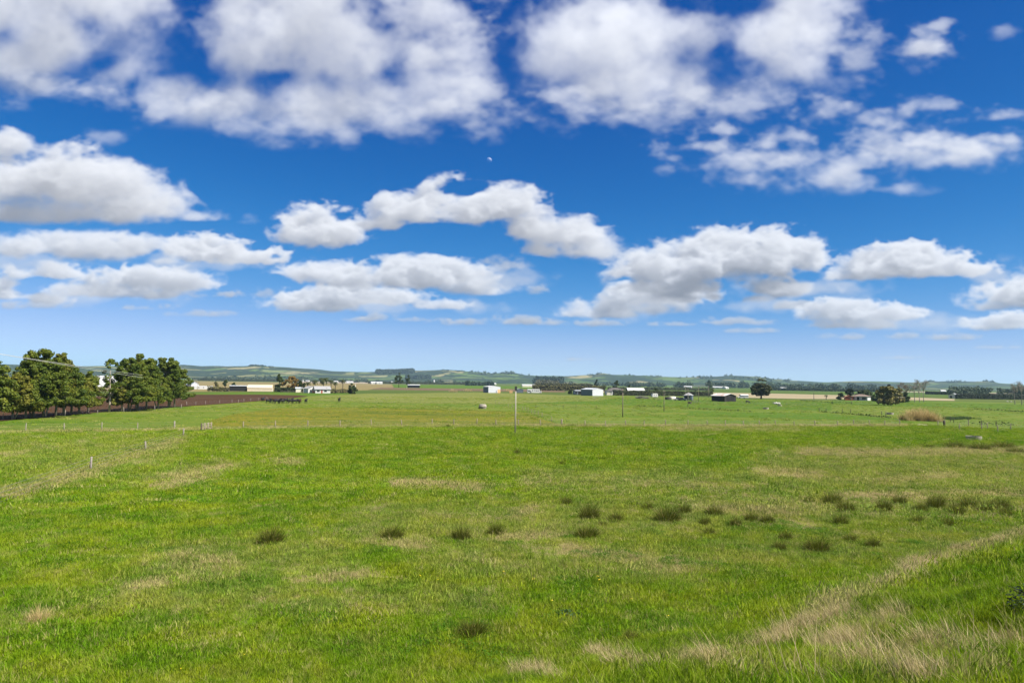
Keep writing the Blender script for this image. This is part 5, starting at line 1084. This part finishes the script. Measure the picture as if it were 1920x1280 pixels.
for i, (px, py, a, g_, lab) in enumerate([(492.5, 753.5, 1.2, 0, 'black cow apart at the left end of the herd, seen end-on'), (502.5, 756.2, .3, 1, None), (508, 755.6, 2.8, 0, None), (514.5, 757, 1.4, 0, 'small black cow in the gap right of the two at the left of the herd'), (520, 756.5, .2, 0, None), (524, 757, 2.9, 1, None), (527.5, 757, .1, 0, None), (531, 756.5, 3.0, 0, None), (534.5, 755, .4, 0, 'black cow at the rear of the herd, broadside on, right of its densest part'),
    (540.5, 756.8, 1.3, 0, None), (544.5, 756.5, .3, 1, None), (547.8, 755, 1.5, 0, 'black cow standing taller behind the others in the right half of the herd'), (552.5, 756.8, .1, 0, 'broad black cow at the right end of the dense herd'), (558.5, 756.2, .9, 1, 'small grazing black cow just right of the dense herd'), (562.5, 756.3, 1.6, 2, 'dark brown cow near the right end of the herd'), (573.5, 756.6, 1.5, 0, 'black cow seen end-on, at the far right of the herd'), (636, 753.8, 1.5, 0, 'black cow standing all alone far right of the herd')]):
    m = CB if g_ == 2 else CM[g_]; o = put('cow', m, None, spot(px, py), 1.57 + (a - 1.57) * .62); o.scale = (.74, 1.0, 1.08)
    top(o, lab or 'black cow in the dense part of the herd beside the ploughed field', 'cow', HERD)
for px, py, lab in ((1402, 756.3, 'dark cow grazing in the green field left of the white stone heap'), (1889, 754, 'white sheep left of the slender bare tree'), (1896, 754.5, 'white sheep lying next to another at the right edge')):
    m = CM[1] if 'cow' in lab else mesh('sheep', [v.co * .62 for v in CM[1].vertices], [tuple(p.vertices) for p in CM[1].polygons], plain('fleece', (.42, .40, .35), .95), True); o = put(lab.split()[1], m, None, spot(px, py), .4); top(o, lab, lab.split()[1])

# ---------------------------------------------------------------- troughs, tanks, heaps
def trough(label, px, py, r, h, mat=M_conc):
    p = spot(px, py); root = top(empty('water_trough', p), label, 'water trough')
    MB().lathe([(r * .96, 0), (r, h), (r * .9, h), (r * .88, h * .35), (.01, h * .35)], 20).put('basin', mat, root); MB().lathe([(r * .885, h * .72), (.01, h * .72)], 20).put('water', plain('trough_water', (.02, .025, .03), .08), root); return root
trough('round concrete water trough in the near paddock on the right, dark on its left side', 1826, 824.5, 1.1, .62)
trough('low concrete trough left of the dry reeds', 1669, 777, .95, .6)
trough('dark trough with a pale end in the green field right of the barn', 1436, 767, .95, .6)
trough('small dark trough below the white stone heap', 1462, 761, .8, .5)
trough('small trough beside the low rail pen by the pyramid-roofed hut', 1293, 757, .8, .9, M_dpost)
p = spot(905, 766); root = top(empty('feed_bin', p), 'small grey tapered tank alone in the paddock left of the tall pole', 'tank')
MB().lathe([(1.0, .05), (1.12, .5), (1.22, .52), (1.25, .75), (1.15, .78), (1.05, 1.15), (.85, 1.35), (.01, 1.4)], 14).put('tank', M_conc, root); MB().box(-1.25, -.5, -.5, .5, 0, .35).put('shade_block', M_dpost, root)  # dark block added as the shade on the tank's left side
stone = plain('white_stone', (.40, .385, .34), .95, .2)
for i in range(13):
    p = spot(1456 + rng.normal(0, 3.4), 757.3 + rng.normal(0, .7)); s = .3 + .45 * rng.random(); v = rng.normal(size=(18, 3)); v /= np.linalg.norm(v, axis=1)[:, None]
    import bmesh
    bm = bmesh.new(); [bm.verts.new(q * s * [1, .9, .7]) for q in v]; bmesh.ops.convex_hull(bm, input=bm.verts); me = bpy.data.meshes.new('stone'); bm.to_mesh(me); bm.free(); me.materials.append(stone)
    top(put('stone', me, None, p + [0, 0, s * .45], rng.random() * 6), 'white stone of the loose heap in the green field right of the big tree', 'stone', 'white stones in a heap')
M_log = plain('old_timber', (.16, .145, .13), .95, .3, 3)
p = spot(1205, 747.5); root = top(empty('woodpile', p), 'long grey pile of posts and scrap timber left of the cattle pen', 'woodpile')
for k in range(26):
    x = (rng.random() - .5) * 6.8; z = .12 + 1.5 * rng.random()**1.4; MB().tube([(x - .8 - rng.random(), -.4 + .8 * rng.random(), z), (x + .8 + rng.random(), -.4 + .8 * rng.random(), z + .15 * rng.normal())], .09 + .06 * rng.random(), 6).put('log', M_log, root)
p = spot(1116, 746.5); root = top(empty('fallen_branch', p), 'bleached fallen branch on the grass below the white shed front', 'branch'); MB().tube([(-1.4, 0, .1), (0, .1, .25), (1.3, 0, .45), (1.9, .2, .9)], [.16, .15, .12, .05], 6).put('branch', M_postp, root); MB().tube([(0, .1, .25), (-.5, .3, .8)], [.09, .03], 5).put('twig', M_postp, root)
# ---------------------------------------------------------------- farm buildings
M_white = plain('white_board', (.48, .475, .455), .6, .04); M_cream = plain('cream_board', (.66, .60, .47), .7, .08); M_glass = plain('window_glass', (.02, .025, .03), .08, .1, 3, 0, .6); M_black = plain('black_and_open_shade', (.012, .012, .013), .9)  # M_black: black walls and doors, also painted shade of open fronts
M_slate = corrugated('slate_and_shaded_iron', (.085, .105, .125), .5, .19, 0, 0); M_greeniron = corrugated('green_iron', (.10, .135, .135), .5, .19); M_zinc = corrugated('zinc_roof', (.42, .44, .45), .45, .19, 0, 0); M_lightroof = corrugated('pale_roof', (.47, .47, .46), .5, .19); M_tiles = plain('dark_tiles', (.085, .075, .07), .8, .25, 6); M_greyroof = plain('grey_shingles', (.25, .25, .25), .85, .2, 5)
M_rusty = corrugated('rusty_roof', (.50, .49, .465), .6, .3, .42, 0); M_oldboard = plain('old_dark_boards', (.028, .025, .024), .9, .3, 4, streak=.5); M_frame = plain('window_frame', (.75, .74, .7), .6); M_red = plain('red_brown_boards', (.30, .075, .04), .8, .2); M_tanroof = corrugated('tan_roof', (.52, .43, .30), .7, .3); M_orange = plain('raw_plywood', (.60, .34, .16), .8, .1); M_whiteiron = corrugated('white_iron', (.47, .48, .50), .5, .25)

def building(name, label, px, py, w, d, hw, hr, turn, wall, roof, front=None, side=None, gable='front', over=.25, dist=None, wins=(), doors=(), cat='building', z0=0.0, hip=False, group=None):
    """Front faces local -y. gable: 'front' (ridge runs back) or 'side' (ridge runs along the front)."""
    p = spot(px, py) if dist is None else at(px, dist, z0); root = top(empty(name, p, facing(p) + R_(turn)), label, cat, group); a, b = w / 2, d / 2
    gf = [(-a, -.2), (a, -.2), (a, hw), (0, hw + hr), (-a, hw)] if gable == 'front' and not hip else [(-a, -.2), (a, -.2), (a, hw), (-a, hw)]
    gs = [(-b, -.2), (b, -.2), (b, hw), (0, hw + hr), (-b, hw)] if gable == 'side' and not hip else [(-b, -.2), (b, -.2), (b, hw), (-b, hw)]
    t = .12
    MB().prism(gf, -b, -b + t).put('front_wall', front or wall, root); MB().prism(gf, b - t, b).put('rear_wall', wall, root)
    gi = [(max(-b + t + .003, min(b - t - .003, q)), z) for q, z in gs]
    MB().prism(gi, -a, -a + t, 'x').put('side_wall', side or wall, root); MB().prism(gi, a - t, a, 'x').put('side_wall', wall, root)
    o = over; s = .02
    if hip:
        V = [(-a - o, -b - o, hw), (a + o, -b - o, hw), (a + o, b + o, hw), (-a - o, b + o, hw)]; k = max(a - b, 0.0) if a > b else 0.0; l = max(b - a, 0.0)
        V += [(-k, -l, hw + hr), (k, l, hw + hr)]; V = [(x, y, z + s) for x, y, z in V]
        F = [(0, 1, 5, 4), (2, 3, 4, 5), (1, 2, 5), (3, 0, 4), (3, 2, 1, 0)] if k >= l else [(0, 1, 4), (1, 2, 5, 4), (2, 3, 5), (3, 0, 4, 5), (3, 2, 1, 0)]
        MB().add(V, F).put('roof', roof, root)
    elif gable == 'front':
        for sg in (-1, 1):
            e = hr / a; MB().prism([(0, hw + hr + s), (sg * (a + o), hw - o * e + s), (sg * (a + o), hw - o * e + s + .09), (0, hw + hr + s + .1)], -b - o, b + o).put('roof', roof, root)
    else:
        for sg in (-1, 1):
            e = hr / b; MB().prism([(0, hw + hr + s), (sg * (b + o), hw - o * e + s), (sg * (b + o), hw - o * e + s + .09), (0, hw + hr + s + .1)], -a - o, a + o, 'x').put('roof', roof, root)
    for face, x, z, ww, hh in wins:
        f, g = MB(), MB()
        if face == 'f': f.box(x - ww / 2 - .08, x + ww / 2 + .08, -b - .05, -b - .003, z - .08, z + hh + .08); g.box(x - ww / 2, x + ww / 2, -b - .07, -b - .053, z, z + hh)
        else:
            sg = -1 if face == 'l' else 1; f.box(*sorted((sg * (a + .003), sg * (a + .05))), x - ww / 2 - .08, x + ww / 2 + .08, z - .08, z + hh + .08); g.box(*sorted((sg * (a + .053), sg * (a + .07))), x - ww / 2, x + ww / 2, z, z + hh)
        fr = f.put('window', M_frame, root); g.put('pane', M_glass, fr)
    for face, x, ww, hh, mt in doors:
        f = MB()
        if face == 'f': f.box(x - ww / 2, x + ww / 2, -b - .06, -b - .003, -.1, hh)
        else:
            sg = -1 if face == 'l' else 1; f.box(*sorted((sg * (a + .003), sg * (a + .06))), x - ww / 2, x + ww / 2, -.1, hh)
        f.put('door', mt, root)
    return root
# turn > 0 shows the right hand side, < 0 the left hand side... (counter-clockwise from above)
building('shed', 'white iron shed with a dark shaded end wall and a plywood door on its right', 922, 736, 9.5, 9.5, 4.3, 0.7, 24, M_whiteiron, M_lightroof, M_whiteiron, M_slate, 'front', .1, doors=(('f', 3.6, 2.2, 2.4, M_orange), ('f', 1.5, .5, 1.5, M_slate)), cat='shed')  # dark end wall: shade of the left face put into the wall colour
building('shed', 'dark grey low shed at the rear end of the white house bus', 974, 736, 5.0, 6, 2.7, .4, 8, M_slate, M_zinc, cat='shed')
building('shed', 'large shed with bright white front and grey-green side wall', 1110, 741.5, 8.6, 12, 3.9, .9, 38, M_greeniron, M_zinc, M_whiteiron, M_greeniron, 'front', .12, cat='shed')  # grey-green wall colour also holds the shade of its left face
building('lean_to', 'low grey lean-to with an open dark front at the left of the white-fronted shed', 1086, 739.5, 7.0, 6, 2.6, .35, 20, M_slate, M_zinc, M_black, None, 'side', .3, doors=(('f', -2.4, 1.0, 2.0, M_slate),), cat='shed')  # black front wall stands in for the shade of the open front
building('farmhouse', 'farmhouse with a long dark tiled roof and white gable behind the pole', 1153, 737, 13, 9, 2.5, 2.3, 12, M_white, M_tiles, None, None, 'side', .6, dist=520, wins=(('f', -4, .8, 2.2, 1.3), ('f', 3.6, .8, 2.0, 1.3)), doors=(('f', 0.6, 1.0, 2.0, M_black),), cat='house', hip=True)
building('garage', 'small white gable of the dark-tiled farmhouse', 1152, 738, 5.5, 6, 2.2, 1.2, 10, M_white, M_tiles, dist=500, doors=(('f', .8, 1.0, 1.8, M_cream),), cat='house')
building('barn', 'dark barn under a bright white roof right of the farmhouse', 1191, 736, 11.5, 8, 2.9, 2.0, 14, M_oldboard, M_lightroof, M_black, None, 'side', .5, dist=505, wins=(('f', -3, 1, 1.4, 1.1), ('f', 3, 1, 1.4, 1.1)), cat='barn')
building('shed', 'small cream shed right of the white shed front', 1142, 740.5, 3.6, 3, 1.9, .5, 10, M_cream, M_greyroof, doors=(('f', 1.2, .8, 1.7, M_white),), cat='shed')
building('barn', 'old dark barn with a rusty sheet roof and open front', 1357, 752.5, 7.4, 8.6, 2.8, 1.0, 45, M_oldboard, M_rusty, M_oldboard, M_oldboard, 'front', .5, doors=(('f', -1.3, 2.1, 2.4, M_black), ('f', 1.4, 2.3, 2.4, M_black)), cat='barn')  # black door slabs paint the shade in the open front
building('hut', 'small dark hut with a grey pyramid roof', 1291, 750, 3.9, 3.9, 2.5, 1.35, -12, M_slate, M_greyroof, wins=(('f', .9, 1.0, .7, 1.1),), doors=(('f', -.8, .9, 2.0, M_black),), cat='hut', hip=True, over=.3)
building('shed', 'open-fronted pole shed with a dark inside beside the tan roof', 449, 733, 11.5, 7, 3.2, .3, 4, M_oldboard, M_zinc, M_black, None, 'side', .4, cat='shed')  # black front wall paints the shade inside the open shed
building('barn', 'long low barn with a tan sloping roof left of the farmhouses', 488, 733.4, 14.5, 9, 2.2, 1.8, -6, M_tanroof, M_tanroof, M_tanroof, None, 'side', .2, doors=(('r', 0, 2, 2, M_white),), cat='barn')
building('cottage', 'small white cottage with a grey roof below the palms', 582, 736, 5.6, 6, 2.6, 1.3, 28, M_white, M_greyroof, None, None, 'front', .3, dist=415, wins=(('f', 1.1, 1.0, .8, 1.0), ('f', -1.4, 1.0, .8, 1.0)), doors=(('f', 0, .9, 2.0, M_cream),), cat='house')
building('farmhouse', 'white farmhouse with a grey-blue roof under the tallest palm', 604, 735, 8.5, 7, 2.4, 1.6, 10, M_white, M_greyroof, None, None, 'side', .5, dist=412, wins=(('f', -2.6, .8, 1.6, 1.1), ('f', 1.5, .8, 1.6, 1.1)), doors=(('f', -.6, .9, 2.0, M_red),), cat='house')
building('shed', 'long pale shed roof showing over the hedge left of the white cottage', 566, 733, 7, 5, 2.2, .8, 5, M_cream, M_zinc, None, None, 'side', .3, dist=430, cat='shed')
building('barn', 'small black open barn with a grey roof behind the tilled field', 776, 723, 13, 6, 3.0, .6, 3, M_black, M_zinc, None, None, 'side', .4, dist=790, cat='barn')
building('warehouse', 'large white building glimpsed through the gap in the shelter trees', 196, 725, 26, 30, 6.5, 2.0, 20, M_whiteiron, M_lightroof, dist=560, doors=(('f', -6, 5, 5, M_zinc), ('f', 5, 4, 4, M_zinc)), cat='building')
building('house', 'white house with a bluish roof at the right end of the shelter trees', 361, 729, 5.6, 7, 3.2, 1.6, 30, M_white, plain('blue_roof', (.42, .52, .66), .6), None, None, 'front', .3, dist=500, wins=(('f', 1.0, 1.2, 1.0, 1.0),), cat='house')
building('shed', 'long low white shed right of the bluish-roofed house', 382, 730, 12, 4, 1.9, .3, 2, M_white, M_lightroof, None, None, 'side', .1, dist=500, wins=(('f', -3, .8, .7, .7), ('f', 0, .8, .7, .7), ('f', 3, .8, .7, .7)), cat='shed')
building('house', 'low house with a brown tiled roof and white verandah on the right', 1614, 750.3, 9.0, 7, 2.4, 1.2, -14, M_white, plain('brown_tiles', (.17, .125, .10), .8, .2, 6), None, None, 'side', .6, wins=(('f', -3, .8, 1.0, 1.1), ('f', 2.6, .6, 2.2, 1.4)), doors=(('f', -.6, 1.2, 2.0, M_black),), cat='house', hip=True)
building('shed', 'red-brown garden shed left of the house with the verandah', 1591, 750, 4.2, 3.4, 1.9, .9, 10, M_red, plain('terracotta', (.42, .19, .11), .8), wins=(('f', 1, .8, .6, .6),), cat='shed')
building('house', 'small grey house with a white end in front of the dark right hand trees', 1791, 745, 7, 7, 2.4, 1.3, -25, M_cream, M_zinc, None, None, 'front', .4, dist=560, doors=(('f', -1.6, 1.6, 1.9, M_black),), cat='house')
building('shed', 'white shed beyond the stubble field left of the big spreading tree', 1395, 745.5, 4.6, 4, 1.5, .6, 15, M_white, M_lightroof, None, None, 'side', .2, cat='shed')
building('house', 'far white house roof above the near brown shelter hedge', 1094, 721, 13, 10, 3, 2.6, 30, M_white, M_lightroof, dist=1150, wins=(('f', 0, 1, 2, 1.2),), cat='house')
building('barn', 'far long pale roof beside the flat-topped pines', 991, 722, 22, 9, 3, 1.4, 10, M_cream, M_lightroof, None, None, 'side', .4, dist=1180, cat='barn')

# house bus
def bus(px, py):
    p = spot(px, py); root = top(empty('house_bus', p, facing(p) + R_(10)), 'long white house bus with dark windows parked behind the tall pole', 'bus')
    body = MB().prism([(-4.9, .45), (4.1, .45), (4.1, 3.0), (3.9, 3.15), (-4.75, 3.15), (-4.9, 3.0)], -1.2, 1.2).put('body', M_white, root)
    MB().prism([(4.1, .45), (5.4, .45), (5.4, 1.5), (5.2, 2.0), (4.1, 2.05)], -1.15, 1.15).put('cab', M_white, root)
    for x, w, z, h in ((-3.6, 2.0, 1.4, .8), (-1.2, .9, 1.7, .7), (.1, .4, 1.7, .7), (.7, .4, 1.7, .7), (2.0, .9, 1.6, .75), (3.3, .6, 1.6, .75)):
        f = MB().box(x - w / 2 - .06, x + w / 2 + .06, -1.24, -1.203, z - .06, z + h + .06).put('window', M_frame, root); MB().box(x - w / 2, x + w / 2, -1.26, -1.243, z, z + h).put('pane', M_glass, f)
    MB().box(-2.9, -2.1, -1.25, -1.203, .5, 1.3).put('door', M_slate, root); MB().box(4.3, 5.1, -1.2, -1.153, 1.45, 1.85).put('windscreen', M_glass, root)
    for x in (-3.1, 4.5):
        w = MB().tube([(x, -1.22, .45), (x, -.95, .45)], .45, 14).put('wheel', M_iron, root); MB().tube([(x, -1.25, .45), (x, -1.223, .45)], .22, 10).put('rim', M_zinc, w)
bus(1001, 737.2)
def caravan(name, label, px, py, L, h, turn=0, mat=M_white):
    p = spot(px, py); root = top(empty(name, p, facing(p) + R_(turn)), label, 'caravan'); a = L / 2
    MB().prism([(-a, .4), (a, .4), (a * 1.03, 1.2), (a * .85, h), (-a * .85, h), (-a * 1.03, 1.2)], -1, 1).put('body', mat, root)
    for x in (-a * .4, a * .4):
        f = MB().box(x - .4, x + .4, -1.04, -1.003, 1.15, 1.75).put('window', M_frame, root); MB().box(x - .33, x + .33, -1.06, -1.043, 1.2, 1.7).put('pane', M_glass, f)
    for x in (-.5, .5): MB().tube([(x, -1.02, .3), (x, -.8, .3)], .3, 12).put('wheel', M_iron, root)
caravan('caravan', 'small white caravan behind the cattle pen', 1227, 745, 3.6, 2.4, 30)
caravan('caravan', 'white van parked in the lean-to by the white-fronted shed', 1081, 739.5, 3.2, 2.0, 70)
def tank(label, px, py, r, h, mat, cat='tank', name='water_tank'):
    p = spot(px, py); root = top(empty(name, p), label, cat); MB().lathe([(r, 0), (r, h * .85), (r * .8, h * .97), (.01, h)], 16).put('shell', mat, root, True); MB().lathe([(.28, h * .96), (.28, h * 1.03), (.01, h * 1.03)], 10).put('lid', M_dpost, root); return root
tank('cream water tank right of the dark pole', 1261, 749.3, 1.75, 1.7, M_cream); tank('dark tank at the left of the cream one', 1251.5, 749.3, 1.3, 1.5, M_oldboard)
tank('white round tank at the right end of the brown-tiled house', 1627, 750.2, .85, 1.9, M_white); tank('white round tank under the dark bush left of the willow-like tree', 1642.5, 750.8, .9, 1.9, M_white)
M_junk = plain('junk', (.13, .125, .12), .8, .4, 2)
def vehicle(name, label, px, py, col, turn=0, L=4.3):
    p = spot(px, py); root = top(empty(name, p, facing(p) + R_(turn)), label, 'vehicle'); a = L / 2; m = plain(name + '_paint_%d' % int(px), col, .35, .05, 1, 0, .5)
    MB().prism([(-a, .35), (a, .35), (a, .85), (a * .55, .95), (-a * .9, .95), (-a, .85)], -.85, .85).put('body', m, root); MB().prism([(-a * .55, .95), (a * .5, .95), (a * .22, 1.5), (-a * .4, 1.5)], -.75, .75).put('cabin', M_glass, root); MB().box(-a * .38, a * .2, -.72, .72, 1.502, 1.54).put('roof', m, root)
    for x in (-a * .6, a * .6): MB().tube([(x, -.88, .33), (x, -.66, .33)], .33, 12).put('wheel', M_iron, root); MB().tube([(x, .66, .33), (x, .88, .33)], .33, 12).put('wheel', M_iron, root)
vehicle('parked_car', 'old grey car beside the cream tank', 1271, 750.5, (.30, .30, .30), 10); vehicle('parked_car', 'dark old car left of the pyramid-roofed hut', 1279, 751, (.08, .08, .09), -10); vehicle('parked_car', 'white car before the shed left of the big spreading tree', 1391, 746.5, (.75, .75, .74), 5); vehicle('parked_car', 'white car left of the small grey house', 1785, 744.8, (.75, .75, .74), 5)
p = spot(958, 736.5); root = top(empty('board_stack', p), 'stack of orange plywood sheets between the white shed and the grey shed', 'boards')
for k in range(5): MB().box(-1.1 + k * .45, -.7 + k * .45, -.6, .6, 0, 1.7 + .25 * math.sin(k * 2)).put('board', M_orange, root)
# red-brown board fence at the cottage
p = at(592, 408); root = top(empty('board_fence', p, facing(p)), 'short red-brown board fence between cottage and farmhouse', 'fence')
bd = MB().box(-.14, .14, -.02, .02, 0, 1.3).mesh('board', M_red)
for k in range(10): put('board', bd, root, (-1.5 + .32 * k, 0, 0))
rail_gate('long pale rail fence in front of the left farmhouses', (526, 736.3), (568, 737.2), 1.3, 3)
# far houses
FAR = 'far white houses below the hills'
def far_house(px, dist, w, h, label, z=0.0, col=M_white, roof=M_lightroof): building('far_house', label, px, 0, w, w * .7, h, h * .5, rng.normal(0, 25), col, roof, dist=dist, z0=z, cat='house', group=FAR, gable='side', wins=(('f', 0, h * .3, w * .2, h * .3),))
for i, (px, y, dist, w, lab) in enumerate([(378, 705, 2450, 12, 'tiny white house furthest left at the foot of the left hills'), (396, 707, 2400, 8, 'tiny white house between two larger ones at the foot of the left hills'), (403, 706.5, 2350, 8, 'tiny white house second from the right of the far group above the low white shed'), (414, 706.5, 2250, 16, 'long white far building above the straggly hedge'), (421, 706.5, 2300, 12, 'far white building at the right end of the group above the straggly hedge'), (559, 701, 2500, 22, 'long white far roof above the golden tree'), (515, 708, 2200, 8, 'tiny white house under the dark hill scrub left of the golden tree'), (568, 707, 2300, 10, 'tiny white house directly right of the golden tree top'), (577, 705.5, 2300, 14, 'white far house above the white cottage'), (630, 709, 1900, 14, 'tiny white house between the palms and the far white sheds'), (656, 711, 1700, 20, 'white far sheds right of the palms'), (700, 712, 1500, 14, 'tiny white house at the right edge of the dry paddock'), (711, 712, 1500, 16, 'rounded white far building left of the lone dark tree'), (735, 707, 2300, 8, 'tiny white house left of the lone dark tree'), (801, 712, 1800, 14, 'tiny white house above the right end of the small black barn'), (814, 713, 1700, 2.2, 'thin white far tower above the tilled field'), (927, 711, 2000, 12, 'tiny white house peeping over the white iron shed'), (1010, 714, 1300, 10, 'tiny white house in front of the flat-topped pines'), (1290, 724, 1500, 20, 'tiny pale house in the tree belt above the pyramid-roofed hut'), (1345, 724, 1500, 30, 'pale far glasshouses under the right tree belt'), (1360, 725, 1450, 16, 'tiny pale house in the tree belt above the rusty barn'), (1468, 728, 1450, 14, 'tiny pale house in the tree belt right of the big spreading tree'), (1768, 733, 1100, 9, 'tiny far house right of the bare poplars')]):
    z = max(0.0, 8 + (716 + (px - 960) * .01365 - y) / FOC * dist) if y < 716 + (px - 960) * .01365 + 8 * FOC / dist - 1 else 0.0
    hgt = 7 if 'tower' in (lab or '') else 3.0
    far_house(px, dist, w * .8, hgt, lab or 'tiny white house among dark trees below the hills', 0.0 if dist < 2600 else z)
# the moon, half lit by the same sun
def moon():
    d = FWD + RT * (917 - 960) / FOC + UPV * (640 - 300.5) / FOC; d /= np.linalg.norm(d); D = 12000; r = D * 4.9 / FOC
    import bmesh
    bm = bmesh.new(); bmesh.ops.create_uvsphere(bm, u_segments=40, v_segments=24, radius=r); me = bpy.data.meshes.new('moon'); bm.to_mesh(me); bm.free()
    t = NT('moon_rock'); v = t.obj(); f = t.noise(v, .03, 4, .6); c = t.mix(t.ramp(f, .4, .6), (.10, .105, .12), (.17, .17, .18)); df = t.n('ShaderNodeBsdfDiffuse'); t.l(c, df.inputs[0]); tr = t.n('ShaderNodeBsdfTransparent'); a = t.n('ShaderNodeAddShader'); t.l(df.outputs[0], a.inputs[0]); t.l(tr.outputs[0], a.inputs[1]); mx = t.n('ShaderNodeMixShader'); t.l(t.n('ShaderNodeNewGeometry').outputs['Backfacing'], mx.inputs[0]); t.l(a.outputs[0], mx.inputs[1]); t.l(tr.outputs[0], mx.inputs[2]); t.l(mx.outputs[0], t.out.inputs[0])
    me.materials.append(t.m); me.polygons.foreach_set('use_smooth', np.ones(len(me.polygons), bool)); o = put('moon', me, None, EYE + d * D); top(o, 'small pale half moon in the blue sky above the middle cumulus', 'moon')
moon()
# ---------------------------------------------------------------- air: thin haze over the whole plain
def haze(density):
    m = bpy.data.materials.new('haze'); m.use_nodes = True; t = m.node_tree; t.nodes.clear(); o = t.nodes.new('ShaderNodeOutputMaterial'); v = t.nodes.new('ShaderNodeVolumePrincipled')
    v.inputs['Color'].default_value = (.50, .74, 1.0, 1); v.inputs['Density'].default_value = density; v.inputs['Anisotropy'].default_value = .2; t.links.new(v.outputs[0], o.inputs['Volume'])
    b = MB().box(-8100, 8100, -8100, 8100, -3, 160).put('haze', m); b['kind'] = 'stuff'; b['label'] = 'thin blue haze over the plain'
haze(6e-5)
